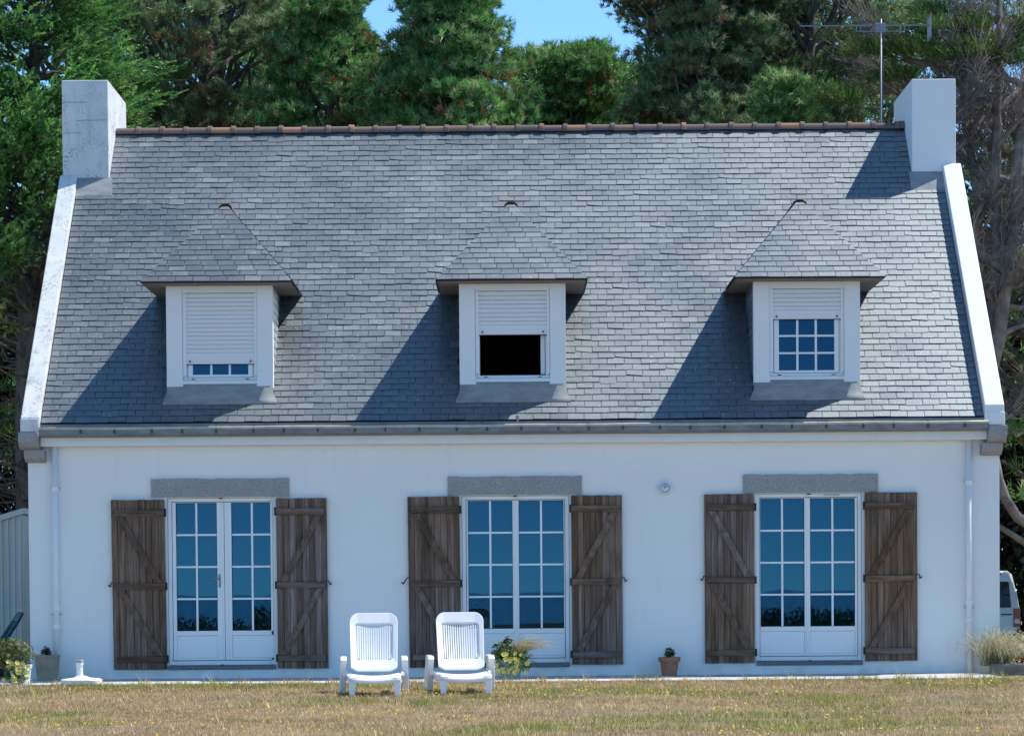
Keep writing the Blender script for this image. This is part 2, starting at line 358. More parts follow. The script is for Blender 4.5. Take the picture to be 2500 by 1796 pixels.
def sheet_with_holes(b, tf, u0, u1, v0, v1, holes, t):
    """slab with rectangular openings; tf(u, v, w) to world"""
    us = sorted({u0, u1, *[h[0] for h in holes], *[h[1] for h in holes]}); vs_ = sorted({v0, v1, *[h[2] for h in holes], *[h[3] for h in holes]})
    def solid(i, j):
        if i < 0 or j < 0 or i >= len(us) - 1 or j >= len(vs_) - 1: return False
        cu = (us[i] + us[i + 1]) / 2; cv = (vs_[j] + vs_[j + 1]) / 2
        return not any(h[0] < cu < h[1] and h[2] < cv < h[3] for h in holes)
    for i in range(len(us) - 1):
        for j in range(len(vs_) - 1):
            if not solid(i, j): continue
            a, c, d, e = us[i], us[i + 1], vs_[j], vs_[j + 1]
            b.add([tf(a, d, 0), tf(c, d, 0), tf(c, e, 0), tf(a, e, 0)], [(0, 1, 2, 3)])
            b.add([tf(a, d, t), tf(c, d, t), tf(c, e, t), tf(a, e, t)], [(3, 2, 1, 0)])
            for (di, dj, p, q) in ((-1, 0, (a, d), (a, e)), (1, 0, (c, d), (c, e)), (0, -1, (a, d), (c, d)), (0, 1, (a, e), (c, e))):
                if not solid(i + di, j + dj): b.add([tf(*p, 0), tf(*q, 0), tf(*q, t), tf(*p, t)], [(0, 1, 2, 3)])
b = MB()
sheet_with_holes(b, lambda u, v, w: (u, w, v), WX0, WX1, 0.0, 3.10, [(a, c, DZ0, DZ1) for a, c in DOORS], 0.28)
b.build('front_wall', 'render_white', house)
for sx, nm in ((0, 'gable_wall'), (1, 'gable_wall')):
    xa, xb = ((WX0, WX0 + 0.25), (WX1 - 0.25, WX1))[sx]
    MB().extrude_x([(0.283, 0), (8, 0), (8, 3.3), (4.0, 7.46), (0.283, 3.66)], xa, xb).build(nm, 'render_white' if not sx else 'paint_white', house)
MB().box(WX0 + 0.252, WX1 - 0.252, 7.75, 7.998, 0, 3.25).build('back_wall', 'render_white', house)
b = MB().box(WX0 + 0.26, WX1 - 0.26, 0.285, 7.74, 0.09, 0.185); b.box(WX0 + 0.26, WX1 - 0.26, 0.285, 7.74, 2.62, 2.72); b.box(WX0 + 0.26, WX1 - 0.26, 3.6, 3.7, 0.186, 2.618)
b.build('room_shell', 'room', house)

# roof deck and slates
DC = [(-3.716, -3.722), (0.041, 0.034), (3.815, 3.827)]      # dormer face centre, dormer eave centre
DF = 0.6825; EH = 0.955; EZ = 5.055; EY = -0.25; AY = 1.1; AZ = 6.215
def y_on_roof(z): return (z - 3.285) / SL - 0.25
def tfr(u, v, w):
    p = Vector((u, -0.25, 3.285)) + ALONG * v - NRM * (w + 0.016); return tuple(p)
RL = (4.0 + 0.25) / ALONG.y
b = MB()
sheet_with_holes(b, tfr, -5.975, 6.03, 0.0, RL - 0.02, [(c[0] - 0.62, c[0] + 0.62, 0.5, 2.35) for c in DC], 0.10)
roof = b.build('roof', 'underlay', house)
MB().hexa([(-5.975, 8.25, 3.2), (6.03, 8.25, 3.2), (6.03, 4.005, 7.45), (-5.975, 4.005, 7.45), (-5.975, 8.25, 3.285), (6.03, 8.25, 3.285), (6.03, 4.005, 7.6), (-5.975, 4.005, 7.6)]).build('back_slope', 'slate', house)

EXP = 0.117; SW = 0.2165
def slate_verts(bl, br, tr_, tl, org, U, V, N, lift, thick):
    """a thin tapering slate: corners in (u, v); the tail stands proud, the head slides under the next course"""
    P = []
    for top in (0, 1):
        for k, (u, v) in enumerate((bl, br, tr_, tl)):
            h = (lift if k < 2 else 0.0) + (thick if top else 0.0); P.append(org + U * u + V * v + N * h)
    return P
SF = [(4, 5, 6, 7), (0, 1, 5, 4), (1, 2, 6, 5), (3, 0, 4, 7)]
org = Vector((0, -0.25, 3.285)); UX = Vector((1, 0, 0))
single = []; rest = MB()
n_rows = int(RL / EXP) + 1
def under_dormer(x, y):
    """roof surface buried below a dormer roof or inside its walls"""
    for c, e in DC:
        dx = abs(x - e)
        if y < 0.25: continue
        if dx < 0.60 and y < y_on_roof(EZ): return True
        z = roof_z(y); side = AZ - (AZ - EZ) * dx / EH
        if z > EZ and side > z + 0.10: return True
    return False
for r_ in range(n_rows):
    v0 = r_ * EXP; wob = 0.003 * math.sin(r_ * 1.7)
    x = -5.972 + (SW / 2 if r_ % 2 else 0.0) * 1.0 + 0.01 * math.sin(r_ * 3.1)
    edges = [-5.972]
    while x < 6.02:
        if x > edges[-1] + 0.05: edges.append(x)
        x += SW * random.uniform(0.985, 1.015)
    edges.append(6.026)
    for i in range(len(edges) - 1):
        xa, xb = edges[i] + 0.0033, edges[i + 1] - 0.0033
        yc = -0.25 + (v0 + EXP / 2) * ALONG.y
        if under_dormer((xa + xb) / 2, yc): continue
        if xb < -5.52 and yc > 3.24: continue
        if xa > 5.60 and yc > 3.24: continue
        j0 = random.gauss(0, 0.003) + wob; sk = random.gauss(0, 0.0028)
        if random.random() < 0.02: j0 += random.uniform(-0.028, 0.0)
        full = abs((xb - xa) - SW) < 0.02
        if r_ < 6 and full and len(single) < 300:
            single.append((xa, xb, v0 + j0, sk, r_)); continue
        ln = min(0.155, RL - v0 + 0.01)
        ch = random.random()
        bl = (xa, v0 + j0 + sk); br = (xb, v0 + j0 - sk)
        if ch < 0.03: bl = (xa + 0.0, v0 + j0 + 0.025)
        rest.add(slate_verts(bl, br, (xb, v0 + ln), (xa, v0 + ln), org, UX, ALONG, NRM, 0.010 + random.uniform(-.0015, .004), 0.0065), SF)
tag(rest.build('slates', 'slate', roof), 'overlapping dark grey slate courses up the front slope', kind='stuff')
slate_meshes = []
for k in range(5):
    bsl = MB(); w = SW / 2 - 0.0024
    bsl.add(slate_verts((-w, random.uniform(-.003, .003)), (w, random.uniform(-.003, .003)), (w, 0.155), (-w, 0.155), Vector((0, 0, 0)), UX, Vector((0, 1, 0)), Vector((0, 0, 1)), 0.010 + k * 0.0008, 0.0065), SF)
    o = bsl.build('slate', 'slate'); slate_meshes.append(o.data); bpy.data.objects.remove(o)
rot_roof = Matrix((UX, ALONG, NRM)).transposed().to_4x4()
for k, (xa, xb, v, sk, r_) in enumerate(single):
    o = bpy.data.objects.new('slate', slate_meshes[k % 5]); col.objects.link(o); o.parent = roof
    o.matrix_basis = Matrix.Translation(org + UX * ((xa + xb) / 2) + ALONG * v) @ rot_roof @ Matrix.Rotation(sk * 2, 4, 'Z') @ Matrix.Diagonal(((xb - xa) / (2 * (SW / 2 - 0.0024)), 1, 1, 1))

# ridge: collared clay tiles on a mortar bed coloured near-black as their shadow
ridge = MB().extrude_x([(3.95, 7.56), (3.95, 7.62), (4.0, 7.65), (4.05, 7.62), (4.05, 7.56)], -5.54, 5.60).build('ridge', 'underlay', house)
TL = 0.3352; k = 0; x = -5.535
while x < 5.58:
    x1 = min(x + TL, 5.60); bt = MB()
    for (xa, xb, rr) in ((x, x1 - 0.0, 0.078), (x1 - 0.055, x1 + 0.012, 0.099)):
        if xb > 5.606: xb = 5.606
        if xa >= xb - 0.01: continue
        n = 10; o = len(bt.v); cz = 7.618 + 0.004 * math.sin(k * 2.3)
        for xx in (xa, xb):
            for q in range(n + 1):
                a = math.pi * (-0.06 + 1.12 * q / n); bt.v.append((xx, 4.0 - math.cos(a) * rr, cz + math.sin(a) * rr))
        for q in range(n): bt.f.append((o + q, o + q + 1, o + n + 2 + q, o + n + 1 + q))
        bt.f.append(tuple(o + q for q in range(n + 1))); bt.f.append(tuple(o + n + 1 + q for q in range(n + 1))[::-1])
    bt.build('ridge_tile', 'ridge_clay', ridge, smooth=False, bevel=0.006, seg=1); x += TL; k += 1

# raised verges, chimneys, kneelers
def verge(x0, x1, lift, mat, y_end):
    ya = -0.30
    P = []
    for y in (ya, y_end):
        z = roof_z(y); dn = 0.05 if y == ya else 0.35
        P.append([(x0, y, z - dn), (x1, y, z - dn), (x1, y, z + lift), (x0, y, z + lift)])
    bb = MB().add(P[0] + P[1], [(0, 1, 2, 3), (7, 6, 5, 4), (0, 4, 5, 1), (1, 5, 6, 2), (2, 6, 7, 3), (3, 7, 4, 0)])
    bb.build('verge', mat, house, bevel=0.012)
    bb = MB(); ye = 8 - y_end
    P = [[(x0, y, roof_z(8 - y) - 0.35), (x1, y, roof_z(8 - y) - 0.35), (x1, y, roof_z(8 - y) + lift), (x0, y, roof_z(8 - y) + lift)] for y in (ye, 8.3)]
    bb.add(P[0] + P[1], [(0, 1, 2, 3), (7, 6, 5, 4), (0, 4, 5, 1), (1, 5, 6, 2), (2, 6, 7, 3), (3, 7, 4, 0)]); bb.build('verge', mat, house)
verge(-6.222, -5.982, 0.125, 'paint_weathered', 3.19)
verge(6.035, 6.285, 0.20, 'paint_white', 3.19)
chl = MB().box(-6.185, -5.545, 3.2, 5.1, 6.45, 8.235).build('chimney', 'paint_weathered', house, bevel=0.012)
chl['label'] = 'weathered left chimney with black mildew stains'
for zc, x0, x1 in ((7.93, -6.17, -5.83), (7.68, -5.98, -5.57), (7.51, -6.17, -5.92)):
    pts = [(x0 + (x1 - x0) * q / 9, 3.1975, zc + random.uniform(-.006, .006)) for q in range(10)]
    MB().tube(pts, 0.0026, 4).build('crack', 'crack', chl)
MB().box(5.61, 6.217, 3.2, 5.1, 6.45, 8.165).build('chimney', 'paint_white', house, bevel=0.01)
for x0, x1 in ((-5.98, -5.50), (5.565, 6.033)):
    MB().add([(x0, 3.19, roof_z(3.19) + 0.085), (x1, 3.19, roof_z(3.19) + 0.085), (x1 + 0.03, 2.98, roof_z(2.98) + 0.022), (x0, 2.98, roof_z(2.98) + 0.022),
              (x0, 3.19, roof_z(3.19)), (x1, 3.19, roof_z(3.19)), (x1 + 0.03, 2.98, roof_z(2.98)), (x0, 2.98, roof_z(2.98))],
             [(0, 1, 2, 3), (4, 7, 6, 5), (0, 4, 5, 1), (1, 5, 6, 2), (2, 6, 7, 3), (3, 7, 4, 0)]).build('chimney_flashing', 'zinc', house)
for sx in (0, 1):
    x0, x1 = ((-6.225, -5.995), (6.083, 6.292))[sx]
    MB().box(x0, x1, -0.318, 0.15, 3.178, 3.345).build('kneeler', ('paint_weathered', 'paint_white')[sx], house, bevel=0.01)
    x0, x1 = ((-6.252, -5.998), (6.08, 6.318))[sx]
    MB().extrude_x([(0.1, 2.962), (-0.20, 2.962), (-0.28, 2.985), (-0.325, 3.04), (-0.335, 3.09), (-0.335, 3.176), (0.1, 3.176)], x0, x1).build('corbel', 'granite', house, bevel=0.012)
    x0, x1 = ((-6.205, -5.945), (6.02, 6.283))[sx]
    MB().extrude_x([(-0.002, 2.80), (-0.10, 2.81), (-0.17, 2.85), (-0.20, 2.90), (-0.205, 2.96), (-0.002, 2.96)], x0, x1).build('corbel', 'granite', house, bevel=0.01)

# gutter, fascia, downpipes
MB().box(-5.99, 6.078, -0.20, -0.003, 3.0, 3.112).build('fascia', 'wood_trim_white', house, bevel=0.004)
b = MB().extrude_x([(-0.215, 3.113), (-0.345, 3.113), (-0.372, 3.14), (-0.376, 3.205), (-0.362, 3.205), (-0.355, 3.15), (-0.30, 3.135), (-0.215, 3.15)], -5.985, 6.07)
gut = b.build('gutter', 'zinc_dark', house)
MB().tube([(-5.985 + q * 12.055 / 40, -0.372, 3.213 + 0.003 * math.sin(q * 1.3)) for q in range(41)], 0.019, 8).build('gutter_lip', 'zinc_tan', gut, smooth=True)  # sunlit look of the lip is put into its pale tan colour
MB().add([(-5.985, -0.215, 3.13), (6.07, -0.215, 3.13), (6.07, -0.262, 3.272), (-5.985, -0.262, 3.272), (-5.985, -0.208, 3.13), (6.07, -0.208, 3.13), (6.07, -0.252, 3.274), (-5.985, -0.252, 3.274)],
         [(0, 1, 2, 3), (7, 6, 5, 4), (0, 3, 7, 4), (1, 5, 6, 2), (3, 2, 6, 7), (0, 4, 5, 1)]).build('eaves_flashing', 'zinc', house)
x = -5.45
for k in range(27):
    bb = MB().box(x - 0.012, x + 0.012, -0.384, -0.372, 3.15, 3.222); bb.box(x - 0.010, x + 0.010, -0.384, -0.25, 3.222, 3.230); bb.lathe((x, -0.388, 3.158), [(0.011, -.011), (0.016, 0), (0.011, .011)], 8)
    bb.build('bracket', 'bracket_metal', gut); x += 0.43 + 0.05 * math.sin(k * 2.1)
    if x > 6.0: break
b = MB().box(0.085, 0.115, -0.30, -0.27, 3.25, 3.34); b.box(0.06, 0.14, -0.31, -0.29, 3.24, 3.262); b.build('gutter_clip', 'zinc', gut)
for x, zb in ((-5.838, 0.03), (5.872, 0.03)):
    dp = MB().tube([(x, -0.052, 3.0), (x, -0.052, zb)], 0.040, 14).build('downpipe', 'wood_trim_white', house, smooth=True)
    for zc in (2.46, 0.93, 0.70):
        MB().lathe((x, -0.052, zc), [(0.041, -0.03), (0.049, -0.026), (0.049, 0.026), (0.041, 0.03)], 14).build('collar', 'wood_trim_white', dp)
    for zc in (2.47, 0.86): MB().box(x - 0.062, x + 0.062, -0.05, -0.001, zc - 0.008, zc + 0.008).build('pipe_clip', 'zinc_tan', dp)

# lintels and sills
for k, (x0, x1) in enumerate(((-4.606, -2.839), (-0.805, 0.913), (2.983, 4.711))):
    b = MB(); n = 14; P = []
    top = [2.582 + random.uniform(-.006, .006) for _ in range(n + 1)]; bot = [2.347 + random.uniform(-.003, .003) for _ in range(n + 1)]
    for i in range(n):
        xa = x0 + (x1 - x0) * i / n; xb = x0 + (x1 - x0) * (i + 1) / n
        b.add([(xa, -0.03, bot[i]), (xb, -0.03, bot[i + 1]), (xb, -0.03, top[i + 1]), (xa, -0.03, top[i])], [(0, 1, 2, 3)])
        b.add([(xa, -0.03, top[i]), (xb, -0.03, top[i + 1]), (xb, -0.002, top[i + 1]), (xa, -0.002, top[i])], [(0, 1, 2, 3)])
        b.add([(xa, -0.03, bot[i]), (xb, -0.03, bot[i + 1]), (xb, -0.002, bot[i + 1]), (xa, -0.002, bot[i])], [(0, 3, 2, 1)])
    for xx, i in ((x0, 0), (x1, n)): b.add([(xx, -0.03, bot[i]), (xx, -0.03, top[i]), (xx, -0.002, top[i]), (xx, -0.002, bot[i])], [(0, 1, 2, 3)])
    b.build('lintel', 'granite', house)
for x0, x1 in DOORS:
    MB().box(x0 + 0.002, x1 - 0.002, -0.035, 0.27, DZ0 - 0.052, DZ0 + 0.004).build('door_sill', 'sill_stone', house, bevel=0.006)

# french doors
GZ0, GZ1 = 0.632, 2.275
def french_door(x0, x1, g1, g2, handle):
    Y0 = 0.05
    fr = MB()
    z0 = DZ0 + 0.006; z1 = DZ1 - 0.003; xa = x0 + 0.004; xb = x1 - 0.004
    fo = 0.05
    fr.box(xa, xa + fo, Y0 + 0.012, Y0 + 0.07, z0, z1); fr.box(xb - fo, xb, Y0 + 0.012, Y0 + 0.07, z0, z1)
    fr.box(xa + fo, xb - fo, Y0 + 0.012, Y0 + 0.07, z1 - 0.045, z1); fr.box(xa + fo, xb - fo, Y0 + 0.012, Y0 + 0.07, z0, z0 + 0.055)
    d = fr.build('french_door', 'pvc_white', house, bevel=0.004)
    MB().box(xa + fo - 0.002, xb - fo + 0.002, Y0 + 0.05, Y0 + 0.054, z0 + 0.05, z0 + 0.062).build('threshold_gasket', 'gasket', d)
    mid = (g1[1] + g2[0]) / 2
    for li, (gx0, gx1) in enumerate((g1, g2)):
        lx0 = xa + fo + 0.006 if li == 0 else mid + 0.003; lx1 = mid - 0.003 if li == 0 else xb - fo - 0.006
        lz0, lz1 = z0 + 0.062, z1 - 0.052
        lf = MB(); ya, yb = Y0, Y0 + 0.055
        lf.box(lx0, gx0, ya, yb, lz0, lz1); lf.box(gx1, lx1, ya, yb, lz0, lz1)
        lf.box(gx0, gx1, ya, yb, GZ1, lz1); lf.box(gx0, gx1, ya, yb, lz0, lz0 + 0.03); lf.box(gx0, gx1, ya, yb, GZ0 - 0.06, GZ0)
        lf.build('leaf', 'pvc_white', d, bevel=0.004)
        MB().box(gx0 + 0.001, gx1 - 0.001, ya + 0.012, yb - 0.005, lz0 + 0.032, GZ0 - 0.062).build('panel', 'pvc_white', d, bevel=0.003)
        gk = MB(); t_ = 0.006
        gk.box(gx0, gx0 + t_, ya + 0.006, ya + 0.02, GZ0, GZ1); gk.box(gx1 - t_, gx1, ya + 0.006, ya + 0.02, GZ0, GZ1)
        gk.box(gx0 + t_, gx1 - t_, ya + 0.006, ya + 0.02, GZ1 - t_, GZ1); gk.box(gx0 + t_, gx1 - t_, ya + 0.006, ya + 0.02, GZ0, GZ0 + t_); gk.build('gasket', 'gasket', d)
        cx = (gx0 + gx1) / 2
        MB().box(cx - 0.0125, cx + 0.0125, ya + 0.004, ya + 0.024, GZ0 + t_, GZ1 - t_).build('glazing_bar', 'pvc_white', d)
        zr = [GZ0 + (GZ1 - GZ0) * q / 4 for q in range(5)]
        for q in (1, 2, 3):
            for (a, c) in ((gx0 + t_, cx - 0.0125), (cx + 0.0125, gx1 - t_)): MB().box(a, c, ya + 0.005, ya + 0.023, zr[q] - 0.0115, zr[q] + 0.0115).build('glazing_bar', 'pvc_white', d)
        for q in range(4):
            for (a, c) in ((gx0 + t_, cx), (cx, gx1 - t_)):
                tilt = random.uniform(-0.0012, 0.0012); tz = random.uniform(-0.0012, 0.0012); yy = ya + 0.028
                MB().add([(a, yy + tilt, zr[q] + tz), (c, yy - tilt, zr[q]), (c, yy - tilt, zr[q + 1]), (a, yy + tilt, zr[q + 1] + tz)], [(0, 1, 2, 3)]).build('pane', 'glass', d)
    cb = MB()
    if handle: cb.box(mid - 0.048, mid - 0.028, Y0 - 0.008, Y0 - 0.001, z0 + 0.07, z1 - 0.06); cb.box(mid + 0.028, mid + 0.05, Y0 - 0.008, Y0 - 0.001, z0 + 0.07, z1 - 0.06)
    else: cb.box(mid - 0.012, mid + 0.012, Y0 - 0.012, Y0 - 0.001, z0 + 0.064, z1 - 0.055)
    cb.build('meeting_stile', 'pvc_white', d, bevel=0.003)
    if handle:
        h = MB().box(mid - 0.072, mid - 0.054, Y0 - 0.012, Y0 - 0.001, 1.19, 1.36); h.tube([(mid - 0.063, Y0 - 0.01, 1.30), (mid - 0.063, Y0 - 0.045, 1.30), (mid - 0.17, Y0 - 0.05, 1.30)], 0.009, 8); h.build('handle', 'galvanised', d)
    c2 = (x0 + x1) / 2
    MB().box(c2 - 0.02, c2 + 0.02, -0.012, 0.045, z1 - 0.012, z1 + 0.002).build('shutter_stop', 'rusty_iron', d)
    MB().box(c2 - 0.018, c2 + 0.018, -0.05, -0.02, DZ0 + 0.005, DZ0 + 0.016).build('shutter_stop', 'rusty_iron', d)
    return d
french_door(*DOORS[0], (-4.303, -3.777), (-3.591, -3.062), True)
french_door(*DOORS[1], (-0.551, 0.022), (0.101, 0.678), False)
fd = french_door(*DOORS[2], (3.200, 3.772), (3.845, 4.420), False)
MB().box(4.02, 4.22, 0.038, 0.05, DZ1 - 0.028, DZ1 - 0.014).build('vent_grille', 'zinc_tan', fd)

# board shutters, folded back against the wall
def shutter(x0, x1, z0, z1, side, lean=0.0, big_hook=False, worn=False):
    """side -1: left of its door (hinges on the right edge), +1: right of its door"""
    tf = lambda x, z: x + lean * (z - 1.2)
    def skew(b):
        b.v = [(tf(p[0], p[2]), p[1], p[2]) for p in b.v]; return b
    sh = skew(MB().box(x0 + 0.01, x1 - 0.01, -0.022, -0.002, z0 + 0.012, z1 - 0.012)).build('shutter', 'iron', house)
    n = 8; ws = [random.uniform(0.85, 1.15) for _ in range(n)]; s_ = sum(ws); x = x0
    for w in ws:
        w = w / s_ * (x1 - x0); t0 = random.uniform(0, .004)
        skew(MB().box(x + 0.0018, x + w - 0.0018, -0.050 - t0, -0.0225, z0 + random.uniform(0, .008), z1 - random.uniform(0, .006))).build('plank', 'board', sh, bevel=0.003, seg=1); x += w
    H = z1 - z0
    led = ((0.061, 0.099), (0.492, 0.528), (0.92, 0.956))
    oi = 0.035; xi0, xi1 = (x0 + oi, x1 + 0.004) if side < 0 else (x0 - 0.004, x1 - oi)
    for a, c in led:
        skew(MB().box(xi0, xi1, -0.082, -0.0545, z1 - c * H, z1 - a * H)).build('ledge', 'ledge_board', sh, bevel=0.005)
        hx = (x1 - 0.002, x1 + 0.022) if side < 0 else (x0 - 0.022, x0 + 0.002)
        skew(MB().box(*hx, -0.088, -0.04, z1 - c * H - 0.006, z1 - a * H + 0.012)).build('hinge', 'iron', sh, bevel=0.003)
    for (a, c) in ((0.101, 0.490), (0.530, 0.918)):
        zt, zb = z1 - a * H, z1 - c * H
        xo, xn = (x0 + 0.10, x1 - 0.085) if side < 0 else (x1 - 0.10, x0 + 0.085)
        w = 0.075; q = w * 0.62
        P = [(xo - q, -0.0545, zt), (xo + q, -0.0545, zt), (xn + q, -0.0545, zb), (xn - q, -0.0545, zb)]
        P2 = [(p[0], -0.080, p[2]) for p in P]
        skew(MB().hexa([P2[3], P2[2], P[2], P[3], P2[0], P2[1], P[1], P[0]])).build('brace', 'brace_board', sh, bevel=0.003, seg=1)
    ex = x0 - 0.006 if side < 0 else x1 + 0.001
    if worn: skew(MB().box(ex, ex + 0.0055, -0.05, -0.012, z0 + 0.01, z1 - 0.005)).build('worn_edge', 'worn_edge', sh)
    # hold-back hook on the wall beside the middle ledge
    zc = z1 - 0.50 * H; xe = tf(x0 if side < 0 else x1, zc)
    s = side
    L = 0.075 if big_hook else 0.035
    b = MB().tube([(xe + s * L, -0.003, zc - 0.015), (xe + s * L, -0.07, zc - 0.02), (xe + s * (L + 0.02), -0.085, zc + 0.002)], 0.008, 6)
    b.tube([(xe + s * L, -0.07, zc - 0.02), (xe + s * L * 0.35, -0.088, zc + (0.055 if big_hook else 0.035)), (xe - s * 0.02, -0.09, zc + (0.06 if big_hook else 0.03))], 0.008, 6)
    b.build('shutter_hook', 'rusty_iron', sh)
    return sh
shutter(-5.108, -4.430, 0.137, 2.321, -1, -0.007, worn=True)
shutter(-3.005, -2.354, 0.140, 2.327, 1, -0.003)
shutter(-1.310, -0.650, 0.138, 2.335, -1, -0.005, True, worn=True)
shutter(0.775, 1.430, 0.159, 2.335, 1, -0.002)
shutter(2.480, 3.124, 0.167, 2.338, -1, -0.001)
shutter(4.535, 5.210, 0.178, 2.344, 1, 0.0)

# dormers
def dormer(ci, shutter_bottom, opened):
    fc, ec = DC[ci]
    xl, xr = fc - DF, fc + DF
    YF = 0.05
    b = MB()                                   # slate hung cheeks
    for x0, x1 in ((xl + 0.012, xl + 0.06), (xr - 0.06, xr - 0.012)):
        ye = y_on_roof(5.05)
        P = [(YF + 0.10, roof_z(YF + 0.10) - 0.05), (ye, 5.0), (ye, 5.048), (YF + 0.10, 5.048)]
        b.extrude_x(P, x0, x1)
    d = b.build('dormer', 'slate', house)
    d['label'] = ('left', 'middle', 'right')[ci] + ' dormer with hipped slate roof'
    for k in range(11):                        # courses on the cheeks
        z0 = 3.85 + k * 0.11
        for s, x in ((-1, xl + 0.012), (1, xr - 0.012)):
            y0 = max(YF + 0.11, 0); ye = y_on_roof(z0 + 0.05)
            if ye - y0 < 0.08: continue
            MB().hexa([(x, y0, z0), (x + s * 0.012, y0, z0), (x + s * 0.012, ye, z0), (x, ye, z0), (x, y0, z0 + 0.12), (x + s * 0.003, y0, z0 + 0.12), (x + s * 0.003, ye, z0 + 0.12), (x, ye, z0 + 0.12)]).build('cheek_slate', 'slate', d)
    # white posts with a flared foot, and the head
    for s, xo in ((1, xl), (-1, xr)):
        xi = xo + s * 0.203; fl = s * 0.014
        pr = [(5.05, 0), (3.90, 0), (3.80, 0.4), (3.742, 1.0)]
        bb = MB(); V = []
        for z, f in pr:
            for x, y in ((xo, YF), (xi + fl * f, YF), (xi + fl * f, YF + 0.13), (xo, YF + 0.13)): V.append((x, y - 0.02 * f, z))
        F = [tuple(range(4)), tuple(range(12, 16))[::-1]]
        for q in range(3):
            for w in range(4): F.append((q * 4 + w, q * 4 + (w + 1) % 4, (q + 1) * 4 + (w + 1) % 4, (q + 1) * 4 + w))
        bb.add(V, F); bb.build('post', 'paint_white', d, bevel=0.004)
    MB().box(xl + 0.2032, xr - 0.2032, YF + 0.004, YF + 0.13, 4.982, 5.049).build('head', 'paint_white', d, bevel=0.003)
    MB().box(xl + 0.204, xr - 0.204, YF + 0.02, YF + 0.13, 4.962, 4.981).build('head', 'wood_trim_white', d)
    # soffit and eaves
    ye = y_on_roof(EZ)
    MB().box(ec - EH + 0.01, ec + EH - 0.01, EY + 0.012, ye + 0.02, EZ - 0.004, EZ + 0.018).build('soffit', 'soffit_wood', d)
    # apron flashing: bent zinc sheet
    b = MB(); ap = [(YF - 0.002, 3.80), (YF - 0.022, 3.745), (YF - 0.035, 3.68), (-0.005, roof_z(-0.005) + 0.040), (-0.035, roof_z(-0.035) + 0.024)]
    fl = [0.0, 0.0, 0.0, 0.045, 0.055]
    for (y, z), f in zip(ap, fl): b.v += [(xl - 0.0 - f, y, z), (xl + 0.22, y, z + 0.001), (fc, y, z), (xr - 0.22, y, z + 0.001), (xr + f, y, z)]
    for i in range(4):
        for j in range(4): b.f.append((i * 5 + j, i * 5 + j + 1, i * 5 + 6 + j, i * 5 + 5 + j))
    o = b.build('apron_flashing', 'zinc', d, smooth=True)
    m = o.modifiers.new('thickness', 'SOLIDIFY'); m.thickness = 0.006
    # hipped roof: deck, then slates course by course
    A = Vector((ec, AY, AZ)); yb = y_on_roof(AZ)
    FL = Vector((ec - EH, EY, EZ)); FR = Vector((ec + EH, EY, EZ)); BL = Vector((ec - EH, ye, EZ)); BR = Vector((ec + EH, ye, EZ)); AB = Vector((ec, yb, AZ))
    dz = Vector((0, 0, 0.02))
    b = MB().add([FL + dz, FR + dz, A, AB, BL + dz, BR + dz, FL, FR, BL, BR], [(0, 1, 2), (1, 5, 3, 2), (0, 2, 3, 4), (6, 7, 1, 0), (7, 9, 5, 1), (8, 6, 0, 4), (6, 8, 9, 7)])
    b.build('hip_deck', 'underlay', d)
    planes = [(FL, FR, A, A), (FR, BR, AB, A), (BL, FL, A, AB)]
    for pi, (p0, p1, p2, p3) in enumerate(planes):
        U = (p1 - p0).normalized(); N = U.cross(p3 - p0).normalized()
        if N.z < 0: N = -N
        V_ = N.cross(U)
        if V_.z < 0: V_ = -V_
        og = p0 + dz; L = (p1 - p0).length; u2 = (p2 - p0).dot(U); u3 = (p3 - p0).dot(U); Hh = (p3 - p0).dot(V_) - 0.01
        rows = int(Hh / EXP) + 1
        for r_ in range(rows):
            v0 = r_ * EXP - 0.012; v1 = min(v0 + EXP + 0.03, Hh)
            if v1 - v0 < 0.03: continue
            il = 0.05 if pi == 1 else (-0.004 if pi == 0 else 0.0); ir = 0.05 if pi == 2 else (-0.004 if pi == 0 else 0.0)
            lb = lambda v: u3 * max(v, 0) / Hh + il; rb = lambda v: L + (u2 - L) * max(v, 0) / Hh - ir
            e0, e1 = lb(v0), rb(v0); u = e0
            first = SW * (0.55 if r_ % 2 else 1.0) * random.uniform(0.9, 1.05)
            cuts = [e0]; u = e0 + first
            while u < e1 - 0.05: cuts.append(u); u += SW * random.uniform(0.97, 1.03)
            cuts.append(e1)
            bb_group = MB()
            for i in range(len(cuts) - 1):
                a, c = cuts[i] + 0.0032, cuts[i + 1] - 0.0032
                a1 = max(a, lb(v1)); c1 = min(c, rb(v1))
                if c1 <= a1: c1 = a1 = min(max((a + c) / 2, lb(v1)), rb(v1))
                j = random.gauss(0, 0.003)
                P = slate_verts((a, v0 + j), (c, v0 + j), (c1, v1), (a1, v1), og, U, V_, N, 0.009 + random.uniform(-.001, .003), 0.0065)
                if pi == 0:
                    MB().add(P, [f for f in SF if not (i == 0 and f == (3, 0, 4, 7)) and not (i == len(cuts) - 2 and f == (1, 2, 6, 5))]).build('slate', 'slate', d)
                else: bb_group.add(P, [f for f in SF if not (pi == 1 and i == 0 and f == (3, 0, 4, 7)) and not (pi == 2 and i == len(cuts) - 2 and f == (1, 2, 6, 5))])
            if pi: tag(bb_group.build('side_slates', 'slate', d), kind='stuff')
    # little clay cap on the peak
    b = MB(); 
    for yy, rr in ((AY - 0.07, 0.075), (AY + 0.28, 0.062), (yb - 0.05, 0.055)):
        for q in range(7):
            a = math.pi * q / 6; b.v.append((ec - math.cos(a) * rr * 1.25, yy, AZ - 0.035 + math.sin(a) * rr * 0.95 - (0.02 if yy < AY else 0)))
    for i in range(2):
        for q in range(6): b.f.append((i * 7 + q, i * 7 + q + 1, i * 7 + 8 + q, i * 7 + 7 + q))
